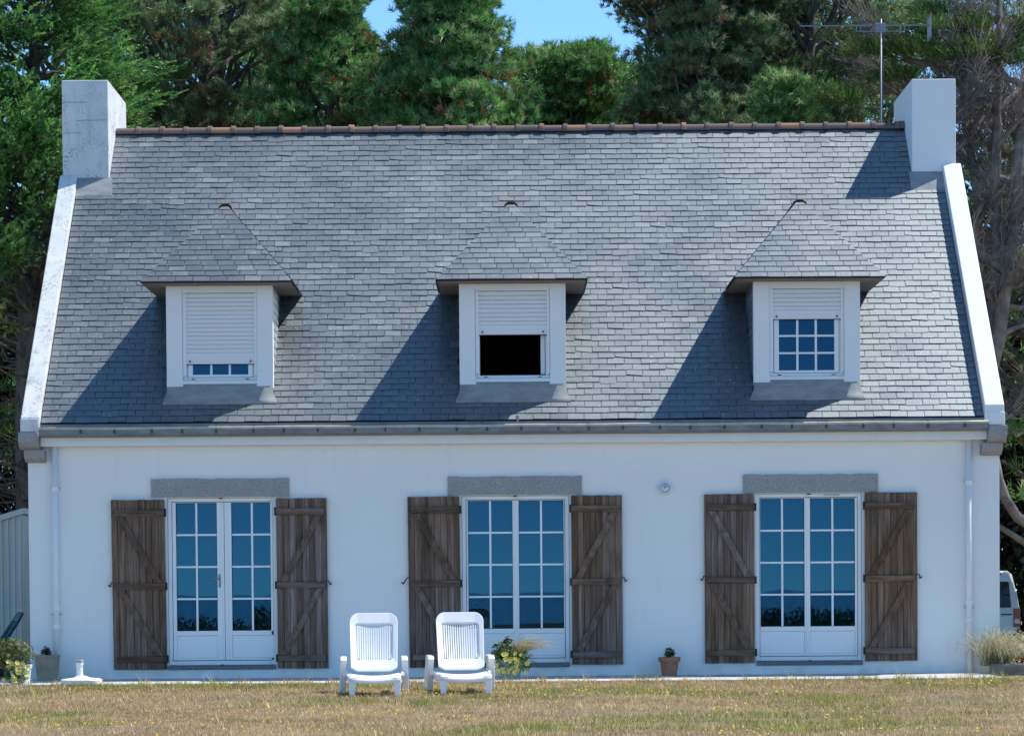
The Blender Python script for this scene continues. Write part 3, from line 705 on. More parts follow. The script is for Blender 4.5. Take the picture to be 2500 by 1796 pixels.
    o = b.build('ridge_cap', 'lichen_clay', d); m = o.modifiers.new('thickness', 'SOLIDIFY'); m.thickness = 0.012
    # window with roller shutter
    wx0, wx1 = xl + 0.206, xr - 0.206
    b = MB(); Yw = YF + 0.07
    b.box(wx0, wx0 + 0.055, Yw, Yw + 0.06, 3.845, 4.96); b.box(wx1 - 0.055, wx1, Yw, Yw + 0.06, 3.845, 4.96); b.box(wx0 + 0.055, wx1 - 0.055, Yw, Yw + 0.06, 3.845, 3.882); b.box(wx0 + 0.055, wx1 - 0.055, Yw, Yw + 0.06, 4.80, 4.96)
    w = b.build('dormer_window', 'pvc_white', house, bevel=0.003)
    w['label'] = ('left dormer window with its roller shutter almost closed', 'middle dormer window open and half shuttered', 'right dormer window with nine panes showing')[ci]
    b = MB().box(wx0, wx0 + 0.045, Yw - 0.045, Yw - 0.001, 3.90, 4.96); b.build('shutter_guide', 'pvc_white', w, bevel=0.002)
    b = MB().box(wx1 - 0.035, wx1, Yw - 0.045, Yw - 0.001, 3.90, 4.96); b.build('shutter_guide', 'pvc_white', w, bevel=0.002)
    MB().box(wx0 - 0.002, wx1 + 0.002, YF - 0.004, Yw + 0.06, 3.748, 3.838).build('sill_board', 'wood_trim_white', w, bevel=0.005)
    z = 4.958; sp = 0.0545
    while z - sp > shutter_bottom + 0.09:
        prof = [(Yw - 0.006, z), (Yw - 0.022, z - 0.004), (Yw - 0.030, z - sp * 0.35), (Yw - 0.031, z - sp * 0.62), (Yw - 0.024, z - sp * 0.9), (Yw - 0.016, z - sp), (Yw - 0.006, z - sp)]
        MB().extrude_x(prof, wx0 + 0.043, wx1 - 0.033).build('shutter_slat', 'shutter_pvc', w); z -= sp
    bot = MB().box(wx0 + 0.043, wx1 - 0.033, Yw - 0.03, Yw - 0.006, shutter_bottom, z).build('bottom_bar', 'shutter_pvc', w, bevel=0.003)
    MB().box(wx0 + 0.046, wx1 - 0.036, Yw - 0.034, Yw - 0.008, shutter_bottom - 0.008, shutter_bottom - 0.0005).build('bottom_seal', 'gasket', w)
    for x in (wx0 + 0.09, wx1 - 0.085): MB().box(x - 0.009, x + 0.009, Yw - 0.046, Yw - 0.031, shutter_bottom + 0.022, shutter_bottom + 0.046).build('stopper', 'black_plastic', w)
    gx0, gx1, gz0 = wx0 + 0.122, wx1 - 0.118, 3.918
    if not opened:
        b = MB(); b.box(wx0 + 0.06, gx0, Yw - 0.012, Yw + 0.04, 3.886, 4.80); b.box(gx1, wx1 - 0.06, Yw - 0.012, Yw + 0.04, 3.886, 4.80); b.box(gx0, gx1, Yw - 0.012, Yw + 0.04, 3.886, gz0); b.build('sash', 'pvc_white', w, bevel=0.003)
        cw = (gx1 - gx0) / 3; nrow = 4; rh = (4.80 - gz0) / nrow
        for i in (1, 2): MB().box(gx0 + cw * i - 0.014, gx0 + cw * i + 0.014, Yw - 0.008, Yw + 0.012, gz0, 4.80).build('glazing_bar', 'pvc_white', w)
        for j in range(1, nrow):
            for i in range(3): MB().box(gx0 + cw * i + (0.014 if i else 0), gx0 + cw * (i + 1) - (0.014 if i < 2 else 0), Yw - 0.007, Yw + 0.011, gz0 + rh * j - 0.012, gz0 + rh * j + 0.012).build('glazing_bar', 'pvc_white', w)
        for i in range(3):
            for j in range(nrow):
                MB().add([(gx0 + cw * i, Yw + 0.015, gz0 + rh * j), (gx0 + cw * (i + 1), Yw + 0.015, gz0 + rh * j), (gx0 + cw * (i + 1), Yw + 0.015, gz0 + rh * (j + 1)), (gx0 + cw * i, Yw + 0.015, gz0 + rh * (j + 1))], [(0, 1, 2, 3)]).build('pane', 'glass', w)
    else:                                       # sash swung inward against the right cheek
        MB().box(wx1 - 0.115, wx1 - 0.06, Yw + 0.07, Yw + 0.62, 3.90, 4.78).build('sash', 'pvc_white', w, bevel=0.003)
    for x in (wx0 + 0.13, wx1 - 0.13): MB().box(x - 0.02, x + 0.02, YF + 0.058, YF + 0.069, 3.856, 3.866).build('drain_cap', 'black_plastic', w)
dormer(0, 4.052, False)
dormer(1, 4.400, True)
dormer(2, 4.570, False)

# ------------------------------------------------------------------ things fixed to the house
a = thing('tv_antenna', (5.50, 6.0, 5.58), 'grey metal television aerial on a thin mast above the ridge', 'antenna')
AB_ = []
AB_.append(MB().tube([(5.275, 4.0, 5.37), (5.287, 4.0, 9.15)], 0.014, 10).build('mast', 'galvanised', a, smooth=True))
MB().box(4.139, 5.985, 3.985, 4.005, 9.050, 9.068).build('boom', 'galvanised', a)
b = MB()
for s in (-1, 1):
    x0, x1 = (4.935, 5.255) if s < 0 else (5.32, 5.62)
    e = x0 if s < 0 else x1
    b.tube([(x0, 3.98, 8.975), (x1, 3.98, 8.975)], 0.008, 6); b.tube([(e, 3.98, 8.975), (e, 3.98, 9.05)], 0.008, 6); b.tube([(e - s * 0.06, 3.98, 8.975), (e - s * 0.06, 3.98, 9.05)], 0.008, 6)
b.build('folded_dipole', 'galvanised', a)
MB().box(5.20, 5.345, 3.95, 4.03, 8.955, 9.085).build('junction_box', 'galvanised', a, bevel=0.008)
for k in range(13):
    x = 4.16 + k * 0.065 if k < 11 else (5.45, 5.78)[k - 11]
    MB().tube([(x, 3.995 - 0.13 - 0.004 * k, 9.074), (x, 3.995 + 0.13 + 0.004 * k, 9.074)], 0.0045, 6).build('director', 'galvanised', a)
b = MB().box(5.962, 5.976, 3.80, 4.19, 9.17, 9.18); b.box(5.962, 5.976, 3.80, 4.19, 8.88, 8.89)
for k in range(7): b.tube([(5.969, 3.81 + k * 0.062, 8.86), (5.969, 3.81 + k * 0.062, 9.20)], 0.005, 5)
b.build('reflector', 'galvanised', a)
MB().tube([(5.30, 4.03, 9.0), (5.315, 4.03, 8.4), (5.30, 4.03, 7.72)], 0.006, 5).build('cable', 'black_plastic', a)

for o in [o for o in a.children]:
    for v in o.data.vertices: v.co = (v.co.x * 43 / 41, v.co.y + 2.0, 1.105 + (v.co.z - 1.105) * 43 / 41)
lm = thing('wall_lamp', (1.979, 0, 2.32), 'small round white bulkhead lamp on the wall between middle and right doors', 'lamp')
def disc(prof, n=28):
    b = MB(); b.lathe((0, 0, 0), prof, n); b.v = [(1.979 + x, -z - 0.001, 2.418 + y) for x, y, z in b.v]; return b
disc([(0.086, 0), (0.089, 0.01), (0.088, 0.03), (0.080, 0.045), (0.060, 0.046), (0.060, 0.03)]).build('housing', 'lamp_white', lm, smooth=False, bevel=0.003)
disc([(0.0595, 0.031), (0.052, 0.052), (0.035, 0.066), (0.012, 0.072)]).build('diffuser', 'lamp_glass', lm, smooth=True)
b = MB().add([(1.955, -0.078, 2.444), (2.003, -0.078, 2.444), (1.979, -0.080, 2.405), (1.955, -0.062, 2.444), (2.003, -0.062, 2.444), (1.979, -0.066, 2.405)], [(0, 1, 2), (5, 4, 3), (0, 3, 4, 1), (1, 4, 5, 2), (2, 5, 3, 0)])
b.build('visor', 'pot_grey', lm)

# ------------------------------------------------------------------ inside the middle door
ch = thing('dining_chair', (-0.42, 0.75, 0.19), 'brown chair with a rounded back behind the middle glass door', 'chair')
b = MB(); pts = [(-0.60, 0.62, 0.45), (-0.61, 0.60, 0.62), (-0.58, 0.59, 0.72), (-0.50, 0.585, 0.765), (-0.34, 0.585, 0.765), (-0.26, 0.59, 0.72), (-0.23, 0.60, 0.62), (-0.24, 0.62, 0.45)]
b.tube(pts, 0.018, 8).build('back_frame', 'galvanised', ch, smooth=True)
MB().hexa([(-0.58, 0.60, 0.50), (-0.26, 0.60, 0.50), (-0.26, 0.625, 0.50), (-0.58, 0.625, 0.50), (-0.57, 0.585, 0.735), (-0.27, 0.585, 0.735), (-0.27, 0.605, 0.735), (-0.57, 0.605, 0.735)]).build('back_panel', 'interior_wood', ch)
MB().box(-0.62, -0.22, 0.62, 1.02, 0.455, 0.49).build('seat', 'interior_wood', ch, bevel=0.01)
for x in (-0.60, -0.24):
    for y in (0.64, 1.0): MB().tube([(x, y, 0.188), (x, y, 0.455)], 0.014, 8).build('leg', 'galvanised', ch)

# ------------------------------------------------------------------ reclining resin chairs
def rrect(w0, w1, h0, h1, r, n=5):
    """rounded trapezoid outline: half width w0 at height h0, w1 at h1"""
    L = []
    for cx, cy, a0 in ((w0 - r, h0 + r, -90), (w1 - r, h1 - r, 0), (-(w1 - r), h1 - r, 90), (-(w0 - r), h0 + r, 180)):
        for k in range(n + 1):
            a = R(a0 + 90 * k / n); L.append((cx + r * math.cos(a), cy + r * math.sin(a)))
    return L
def lounger(name, loc, rz, mat, label, cat='chair', group=None, scale=1.0):
    root = thing(name, (0, 0, 0), label, cat, group)
    # backrest leans back from (y .12, z .24) to (y .56, z .86)
    o0 = Vector((0, 0.12, 0.235)); V_ = Vector((0, 0.44, 0.63)).normalized(); N = Vector((0, -V_.z, V_.y))
    def tf(u, v, w):
        bow = 0.035 * math.cos(u / 0.27 * 1.3) - 0.02 + 0.03 * math.sin(v / 0.77 * math.pi)
        return tuple(o0 + Vector((u, 0, 0)) + V_ * v - N * (bow - w))
    outer = rrect(0.258, 0.268, 0.0, 0.745, 0.09); outer = [(u, v) if v > 0.12 else (math.copysign(0.258, u) if v > 0.02 else u, v) for u, v in outer]; inner = rrect(0.207, 0.214, 0.15, 0.632, 0.04)
    # crown of the top edge
    outer = [(u, v + (0.045 * (1 - (u / 0.27) ** 2) if v > 0.6 else 0)) for u, v in outer]
    bk = MB().ring(outer, inner, tf, 0.034).build('backrest', mat, root, bevel=0.008)
    n = 17
    for k in range(n):
        u = -0.197 + 0.394 * k / (n - 1); w = 0.0088
        top = 0.635 - (0.02 if abs(u) > 0.17 else 0); bot = 0.155 + (0.015 if abs(u) > 0.17 else 0)
        V = []; seg = 6
        for i in range(seg + 1):
            v = bot + (top - bot) * i / seg; f = 1 + 0.03 * i / seg
            for uu, ww in ((-w, 0.008), (w, 0.008), (w, 0.026), (-w, 0.026)): V.append(tf(u * f + uu, v, ww))
        F = []
        for i in range(seg):
            for q in range(4): F.append((i * 4 + q, i * 4 + (q + 1) % 4, (i + 1) * 4 + (q + 1) % 4, (i + 1) * 4 + q))
        MB().add(V, F + [(3, 2, 1, 0), tuple(seg * 4 + q for q in range(4))]).build('slat', mat, bk)
    # seat: dished sheet with rolled front
    b = MB(); prof = [(0.14, 0.225), (0.0, 0.212), (-0.35, 0.205), (-0.70, 0.218), (-0.86, 0.222), (-0.93, 0.212), (-0.955, 0.19), (-0.958, 0.150)]
    m_ = 11
    for dz in (0, -0.022):
        for y, z in prof:
            for i in range(m_):
                u = -1 + 2 * i / (m_ - 1); sag = -0.028 * (1 - u * u)
                edge = y < -0.95
                b.v.append((u * 0.278, y + (0.012 if dz else 0) * (1 if y < -0.9 else 0), z + sag + (0 if y < -0.9 else dz) + (0.008 if edge else 0)))
    P = len(prof)
    for i in range(P - 1):
        for j in range(m_ - 1):
            q = i * m_ + j; b.f.append((q, q + 1, q + m_ + 1, q + m_)); q += P * m_; b.f.append((q + m_, q + m_ + 1, q + 1, q))
    for i in range(P - 1):
        for j in (0, m_ - 1):
            q = i * m_ + j; b.f.append((q, q + m_, q + m_ + P * m_, q + P * m_))
    for j in range(m_ - 1):
        for i in (0, P - 1): q = i * m_ + j; b.f.append((q, q + 1, q + 1 + P * m_, q + P * m_))
    b.build('seat', mat, root, smooth=True)
    for s in (-1, 1):
        b = MB(); b.hexa([(s * 0.215, -0.945, 0), (s * 0.272, -0.95, 0), (s * 0.272, -0.88, 0), (s * 0.215, -0.88, 0), (s * 0.190, -0.952, 0.20), (s * 0.279, -0.956, 0.205), (s * 0.279, -0.84, 0.205), (s * 0.190, -0.84, 0.2)]); b.build('front_leg', mat, root, bevel=0.008)
        b = MB(); b.hexa([(s * 0.262, -0.86, 0.13), (s * 0.28, -0.86, 0.13), (s * 0.30, 0.2, 0.13), (s * 0.28, 0.2, 0.13), (s * 0.262, -0.86, 0.20), (s * 0.281, -0.86, 0.20), (s * 0.302, 0.2, 0.215), (s * 0.28, 0.2, 0.215)]); b.build('side_rail', mat, root, bevel=0.005)
        b = MB(); b.hexa([(s * 0.315, 0.27, 0), (s * 0.385, 0.27, 0), (s * 0.385, 0.35, 0), (s * 0.315, 0.35, 0), (s * 0.305, 0.15, 0.375), (s * 0.372, 0.15, 0.375), (s * 0.372, 0.26, 0.375), (s * 0.305, 0.26, 0.375)]); b.build('arm_post', mat, root, bevel=0.012)
        b = MB(); b.hexa([(s * 0.335, 0.93, 0), (s * 0.395, 0.93, 0), (s * 0.395, 1.0, 0), (s * 0.335, 1.0, 0), (s * 0.315, 0.80, 0.37), (s * 0.372, 0.80, 0.37), (s * 0.372, 0.88, 0.37), (s * 0.315, 0.88, 0.37)]); b.build('rear_leg', mat, root, bevel=0.012)
        b = MB(); prof = [(0.13, 0.355), (0.16, 0.385), (0.24, 0.398), (0.80, 0.395), (0.88, 0.385), (0.90, 0.355)]
        b.extrude_x([(y, z) for y, z in prof] + [(0.86, 0.34), (0.2, 0.34)], *sorted((s * 0.303, s * 0.374))); b.build('armrest', mat, root, bevel=0.01)
        b = MB(); b.hexa([(s * 0.30, 0.10, 0.19), (s * 0.375, 0.28, 0.17), (s * 0.375, 0.34, 0.17), (s * 0.29, 0.16, 0.19), (s * 0.30, 0.10, 0.23), (s * 0.37, 0.25, 0.23), (s * 0.37, 0.31, 0.23), (s * 0.29, 0.16, 0.235)]); b.build('arm_stay', mat, root, bevel=0.006)
        if mat == 'resin_white':
            b = MB(); b.box(*sorted((s * 0.322, s * 0.352)), 0.352, 0.365, 0.06, 0.33); b.build('stain', 'resin_stain', root)
    root.matrix_basis = Matrix.Translation(Vector(loc)) @ Matrix.Rotation(rz, 4, 'Z') @ Matrix.Scale(scale, 4)
    return root
lounger('lounge_chair', (-1.515, -5.33, 0.0), R(3.0), 'resin_white', 'white plastic reclining chair on the grass, nearer the left door', group='white lounge chairs on the lawn')
lounger('lounge_chair', (-0.555, -5.02, 0.0), R(3.6), 'resin_white', 'white plastic reclining chair beside the yellow flowers', group='white lounge chairs on the lawn')
lounger('garden_chair', (-7.22, 2.2, 0.0), R(-72), 'resin_green', 'dark green plastic garden chair behind the left corner of the house')

# ------------------------------------------------------------------ leaf and grass clusters for potted plants
def leaf_cloud(n, c, rad, size, cols, up_bias=0.3, rng=RNG, flat=0.5):
    d = rng.normal(size=(n, 3)); d /= np.linalg.norm(d, axis=1)[:, None]
    r = rng.random(n) ** 0.45
    p = np.array(c) + d * r[:, None] * np.array(rad)
    nrm = d + rng.normal(size=(n, 3)) * 0.6 + np.array([0, 0, up_bias]); nrm /= np.linalg.norm(nrm, axis=1)[:, None]
    t = np.cross(nrm, rng.normal(size=(n, 3))); t /= np.linalg.norm(t, axis=1)[:, None]; q = np.cross(nrm, t)
    s = size * rng.uniform(0.6, 1.3, n)[:, None]
    V = np.stack([p - t * s, p + q * s * flat, p + t * s, p - q * s * flat], 1).reshape(-1, 3)
    F = np.arange(4 * n).reshape(-1, 4)
    ca = np.array(cols)[rng.integers(0, len(cols), n)] * rng.uniform(0.75, 1.25, n)[:, None]
    return V, F, np.repeat(ca, 4, 0)
def blades(n, base, spread, length, lean, width, cols, rng=RNG, seg=5, droop=1.0):
    """arching blades as ribbons"""
    V = []; F = []; C = []
    for i in range(n):
        a = rng.uniform(0, 2 * math.pi); L = length * rng.uniform(0.6, 1.15)
        p = np.array(base) + np.array([math.cos(a), math.sin(a), 0]) * spread * rng.random()
        d = np.array([lean[0] + rng.normal() * 0.28, lean[1] + rng.normal() * 0.28, 1.0]); side = np.cross(d, rng.normal(size=3)); side /= np.linalg.norm(side)
        c = np.array(cols[rng.integers(0, len(cols))]) * rng.uniform(0.8, 1.2); o = len(V)
        for k in range(seg + 1):
            w = width * (1 - k / seg * 0.8); V.append(p - side * w); V.append(p + side * w); C += [c, c]
            p = p + d / np.linalg.norm(d) * L / seg; d = d + np.array([lean[0] * 0.6, lean[1] * 0.6, -0.34 * droop])
        for k in range(seg): F.append((o + 2 * k, o + 2 * k + 1, o + 2 * k + 3, o + 2 * k + 2))
    return np.array(V), np.array(F), np.array(C)
def flower_heads(n, pts, r, colp, colc):
    V = []; F = []; C = []
    for p in pts:
        p = np.array(p); nrm = np.array([random.gauss(0, .4), -1, random.uniform(0.1, 0.8)]); nrm /= np.linalg.norm(nrm)
        t = np.cross(nrm, (0.3, 0.1, 1)); t /= np.linalg.norm(t); q = np.cross(nrm, t); rr = r * random.uniform(0.75, 1.2)
        for k in range(5):
            a = 2 * math.pi * k / 5 + random.random() * 0.3; d = t * math.cos(a) + q * math.sin(a); e = np.cross(nrm, d); o = len(V)
            V += [p, p + d * rr * 0.55 + e * rr * 0.42 + nrm * 0.004, p + d * rr + nrm * 0.012, p + d * rr * 0.55 - e * rr * 0.42 + nrm * 0.004]; F.append((o, o + 1, o + 2, o + 3)); C += [np.array(colc)] + [np.array(colp) * random.uniform(0.9, 1.1)] * 3
        o = len(V)
        V += [p + t * rr * 0.25 + nrm * 0.008, p + q * rr * 0.25 + nrm * 0.008, p - t * rr * 0.25 + nrm * 0.008, p - q * rr * 0.25 + nrm * 0.008]; F.append((o, o + 1, o + 2, o + 3)); C += [np.array(colc)] * 4
    return np.array(V), np.array(F), np.array(C)
GREENS = [(0.055, 0.12, 0.03), (0.085, 0.17, 0.035), (0.12, 0.20, 0.04), (0.04, 0.085, 0.03)]
LIME = [(0.22, 0.30, 0.04), (0.15, 0.24, 0.04), (0.10, 0.18, 0.04)]
STRAW = [(0.46, 0.38, 0.22), (0.38, 0.32, 0.18), (0.30, 0.28, 0.13)]
def pot(prof_r, h, rim, c, mat, name='pot', parent=None):
    b = MB(); r0_, r1_ = prof_r
    b.lathe(c, [(r0_, 0), (r0_ + (r1_ - r0_) * 0.8, h * 0.8), (r0_ + (r1_ - r0_) * 0.8 + rim[0], h * 0.8 + 0.004), (r1_ + rim[0], h), (r1_ + rim[0] - 0.02, h), (r1_ - 0.03, h - 0.03)], 28)
    return b.build(name, mat, parent, bevel=0.004)

# planter with yellow flowers beside the right chair
pl = thing('flower_pot', (-0.02, -1.2, 0.022), 'blue grey pot of yellow petunias and feathery grass beside the chair', 'potted plant')
pot((0.115, 0.155), 0.24, (0.012,), (-0.02, -1.2, 0.022), 'pot_grey', 'pot', pl)
V, F, C = leaf_cloud(420, (-0.10, -1.2, 0.37), (0.17, 0.16, 0.14), 0.028, GREENS); fast_mesh('foliage', V, F, 'foliage', pl, C, 4)
V, F, C = leaf_cloud(620, (0.03, -1.27, 0.25), (0.26, 0.14, 0.17), 0.024, LIME + [(0.30, 0.36, 0.06)]); fast_mesh('trailing_foliage', V, F, 'foliage', pl, C, 4)
pts = [(-0.02 + random.gauss(0, 0.115), -1.42 + abs(random.gauss(0, 0.03)), random.uniform(0.08, 0.34)) for _ in range(26)]
V, F, C = flower_heads(0, pts, 0.034, (0.78, 0.74, 0.22), (0.75, 0.52, 0.05)); tag(fast_mesh('flowers', V, F, 'petal', pl, C, 4), kind='stuff')
V, F, C = blades(300, (0.05, -1.2, 0.26), 0.09, 0.56, (0.34, -0.05), 0.0034, [(0.62, 0.54, 0.34), (0.52, 0.45, 0.27), (0.42, 0.38, 0.18)]); fast_mesh('feather_grass', V, F, 'dry_grass', pl, C, 4)
V, F, C = leaf_cloud(60, (-0.05, -1.2, 0.50), (0.05, 0.05, 0.06), 0.026, [(0.09, 0.05, 0.06), (0.05, 0.07, 0.04)]); fast_mesh('dark_sprig', V, F, 'foliage', pl, C, 4)
# planter at the left end of the patio
pl = thing('flower_pot', (-6.0, -1.85, 0.022), 'white pot of trailing yellow petunias at the left end of the patio', 'potted plant')
pot((0.11, 0.135), 0.24, (0.010,), (-6.0, -1.85, 0.022), 'pot_white', 'pot', pl)
V, F, C = leaf_cloud(1100, (-6.12, -1.86, 0.40), (0.31, 0.22, 0.20), 0.026, [(0.10, 0.17, 0.04), (0.16, 0.22, 0.05), (0.06, 0.11, 0.03), (0.20, 0.12, 0.08)]); fast_mesh('foliage', V, F, 'foliage', pl, C, 4)
V, F, C = leaf_cloud(330, (-6.02, -1.98, 0.16), (0.17, 0.06, 0.14), 0.022, LIME); fast_mesh('trailing_foliage', V, F, 'foliage', pl, C, 4)
pts = [(-6.02 + random.gauss(0, 0.10), -2.06, random.uniform(0.07, 0.32)) for _ in range(24)]
V, F, C = flower_heads(0, pts, 0.038, (0.80, 0.78, 0.32), (0.72, 0.50, 0.05)); tag(fast_mesh('flowers', V, F, 'petal', pl, C, 4), kind='stuff')
V, F, C = blades(150, (-6.22, -1.8, 0.22), 0.1, 0.52, (0.22, -0.05), 0.003, STRAW + [(0.18, 0.22, 0.08)]); fast_mesh('feather_grass', V, F, 'dry_grass', pl, C, 4)
# beige pot by the downpipe
pl = thing('plant_pot', (-5.93, -0.26, 0.022), 'large beige plastic pot with a small dark plant by the left downpipe', 'potted plant')
b = MB(); b.lathe((-5.93, -0.26, 0.022), [(0.130, 0), (0.158, 0.285), (0.170, 0.29), (0.170, 0.325), (0.158, 0.325), (0.150, 0.27)], 28); b.build('pot', 'pot_beige', pl, bevel=0.004)
MB().lathe((-5.93, -0.26, 0.28), [(0.148, 0), (0.10, 0.012), (0.01, 0.016)], 20).build('soil', 'soil', pl)
V, F, C = leaf_cloud(120, (-5.94, -0.26, 0.375), (0.062, 0.05, 0.085), 0.024, [(0.03, 0.06, 0.035), (0.05, 0.08, 0.04), (0.12, 0.05, 0.06)]); fast_mesh('plant', V, F, 'foliage', pl, C, 4)
# terracotta pot
pl = thing('terracotta_pot', (2.012, -0.22, 0.022), 'small terracotta pot with a green succulent against the wall', 'potted plant')
b = MB(); b.lathe((2.012, -0.22, 0.022), [(0.092, 0), (0.118, 0.175), (0.140, 0.178), (0.143, 0.235), (0.128, 0.235), (0.118, 0.20)], 28); b.build('pot', 'terracotta', pl, bevel=0.004)
MB().lathe((2.012, -0.22, 0.222), [(0.117, 0), (0.06, 0.01), (0.01, 0.012)], 20).build('soil', 'soil', pl)
V, F, C = leaf_cloud(150, (2.012, -0.22, 0.305), (0.075, 0.07, 0.085), 0.030, [(0.04, 0.09, 0.035), (0.06, 0.13, 0.05), (0.03, 0.06, 0.03)], 0.8, flat=0.35); fast_mesh('succulent', V, F, 'foliage', pl, C, 4)
# parasol foot
ps = thing('parasol_base', (-5.24, -2.0, 0.022), 'white plastic parasol foot with an empty socket on the patio', 'parasol base')
b = MB(); ring = []
for (r_, z) in ((0.235, 0.0), (0.24, 0.05), (0.225, 0.064), (0.10, 0.080), (0.05, 0.102)):
    ring.append([(-5.235 + r_ * (abs(math.cos(a)) ** 0.5) * math.copysign(1, math.cos(a)), -2.0 + r_ * (abs(math.sin(a)) ** 0.5) * math.copysign(1, math.sin(a)), 0.0225 + z) for a in [2 * math.pi * k / 24 for k in range(24)]])
for L in ring: b.v += L
for i in range(len(ring) - 1):
    for k in range(24): b.f.append((i * 24 + k, i * 24 + (k + 1) % 24, (i + 1) * 24 + (k + 1) % 24, (i + 1) * 24 + k))
b.f += [tuple(range(24))[::-1], tuple(range(4 * 24, 5 * 24))]; b.build('foot', 'resin_white', ps, bevel=0.005)
MB().lathe((-5.255, -2.0, 0.288), [(0.0465, 0), (0.0475, 0.004), (0.0475, 0.018), (0.0465, 0.022)], 20).build('clamp_ring', 'pot_grey', ps)
MB().lathe((-5.255, -2.0, 0.12), [(0.050, 0), (0.040, 0.03), (0.038, 0.13), (0.046, 0.135), (0.046, 0.198), (0.036, 0.198), (0.034, 0.14)], 20).build('socket', 'resin_white', ps, smooth=False)

# raised bed at the right corner
rb = thing('raised_bed', (6.9, -0.5, 0), 'low rough stone raised bed at the right corner of the house', 'planter')
x = 6.06; k = 0
while x < 8.6:
    w = random.uniform(0.42, 0.7); h = 0.155 + random.uniform(-.012, .012)
    MB().hexa([(x, -0.62, -0.05), (x + w - 0.01, -0.62 + random.uniform(-.02, .02), -0.05), (x + w - 0.012, -0.45, -0.05), (x, -0.45, -0.05), (x, -0.60, h), (x + w - 0.012, -0.605, h + random.uniform(-.01, .01)), (x + w - 0.012, -0.46, h), (x, -0.46, h)]).build('stone', 'bed_stone', rb, bevel=0.018)
    x += w
MB().box(6.33, x - 0.03, -0.449, 0.9, -0.05, 0.12).build('soil', 'soil', rb)
pg = thing('ornamental_grass', (6.20, -0.38, 0.10), 'pale feathery ornamental grass tuft spilling over the raised bed', 'grass')
V, F, C = blades(620, (6.16, -0.36, 0.12), 0.20, 0.80, (0.06, -0.06), 0.0036, STRAW + [(0.62, 0.57, 0.42), (0.60, 0.55, 0.40), (0.26, 0.30, 0.10)], droop=1.2); fast_mesh('plumes', V, F, 'dry_grass', pg, C, 4)
V, F, C = blades(260, (6.20, -0.40, 0.12), 0.14, 0.36, (-0.05, -0.1), 0.005, [(0.14, 0.20, 0.06), (0.22, 0.26, 0.09), (0.10, 0.15, 0.05)]); fast_mesh('blades', V, F, 'dry_grass', pg, C, 4)
fp = thing('flowering_plant', (6.52, -0.3, 0.12), 'low leafy plant with small red flowers in the raised bed', 'plant')
V, F, C = leaf_cloud(380, (6.56, -0.28, 0.20), (0.20, 0.16, 0.11), 0.024, GREENS); fast_mesh('foliage', V, F, 'foliage', fp, C, 4)
pts = [(6.56 + random.gauss(0, 0.10), -0.42 + random.gauss(0, 0.03), random.uniform(0.18, 0.33)) for _ in range(14)]
V, F, C = flower_heads(0, pts, 0.022, (0.50, 0.04, 0.06), (0.3, 0.03, 0.02)); tag(fast_mesh('flowers', V, F, 'petal', fp, C, 4), kind='stuff')

# ------------------------------------------------------------------ metal shed behind the left corner
sd = thing('metal_shed', (-8.3, 7.0, 0), 'pale corrugated metal shed behind the left end of the house', 'shed')
n = 0; x = -9.6
for k in range(25):
    prof = [(0, 0), (0.024, 0), (0.036, -0.026), (0.060, -0.026), (0.072, 0), (0.093, 0)]
    b = MB()
    for zi in (0, 1):
        for dx, dy in prof:
            xx = x + dx; b.v.append((xx, 6.0 + dy, -0.01 if not zi else 2.30 + (xx + 7.615) * 0.29 - 0.075))
    for q in range(5): b.f.append((q, q + 1, q + 7, q + 6))
    o = b.build('panel', 'shed_metal', sd); m = o.modifiers.new('thickness', 'SOLIDIFY'); m.thickness = 0.004; x += 0.093
zt = lambda x: 2.30 + (x + 7.615) * 0.29
b = MB().hexa([(-9.65, 5.93, zt(-9.65) - 0.085), (-7.25, 5.93, zt(-7.25) - 0.085), (-7.25, 8.05, zt(-7.25) - 0.085), (-9.65, 8.05, zt(-9.65) - 0.085), (-9.65, 5.93, zt(-9.65)), (-7.25, 5.93, zt(-7.25)), (-7.25, 8.05, zt(-7.25)), (-9.65, 8.05, zt(-9.65))])
b.build('roof', 'shed_metal', sd, bevel=0.006)
b = MB().box(-9.6, -9.57, 6.03, 8.0, -0.01, zt(-9.6) - 0.09); b.box(-7.31, -7.28, 6.03, 8.0, -0.01, zt(-7.31) - 0.09); b.box(-9.57, -7.31, 7.97, 8.0, -0.01, zt(-9.6) - 0.09); b.build('side_wall', 'shed_metal', sd)

# ------------------------------------------------------------------ white van parked behind the right corner, seen from the rear
van = thing('parked_van', (9.55, 24, -0.29), 'white van parked behind the right corner, its rear showing', 'van')
GX = 9.55; GZ = -0.29
def sect(y, hw, zt, ztop_in, z0=0.26, y_off=0.0):
    return [(-hw, y, z0), (-hw, y, 0.95), (-hw + 0.05, y + y_off * 0.4, 1.30), (-hw + ztop_in, y + y_off, zt - 0.07), (-hw + ztop_in + 0.09, y + y_off * 1.05, zt), (hw - ztop_in - 0.09, y + y_off * 1.05, zt), (hw - ztop_in, y + y_off, zt - 0.07), (hw - 0.05, y + y_off * 0.4, 1.30), (hw, y, 0.95), (hw, y, z0)]
secs = [sect(22.0, 0.86, 1.72, 0.16, y_off=0.14), sect(22.25, 0.89, 1.75, 0.15), sect(24.0, 0.90, 1.76, 0.15), sect(24.9, 0.90, 1.72, 0.17), sect(25.45, 0.89, 1.08, 0.05), sect(26.0, 0.80, 0.82, 0.05)]
b = MB(); n = 10
for s in secs:
    zmax = max(p[2] for p in s)
    b.v += [(GX + p[0], p[1], GZ + min(p[2], zmax)) for p in s]
for i in range(len(secs) - 1):
    for k in range(n): b.f.append((i * n + k, i * n + (k + 1) % n, (i + 1) * n + (k + 1) % n, (i + 1) * n + k))
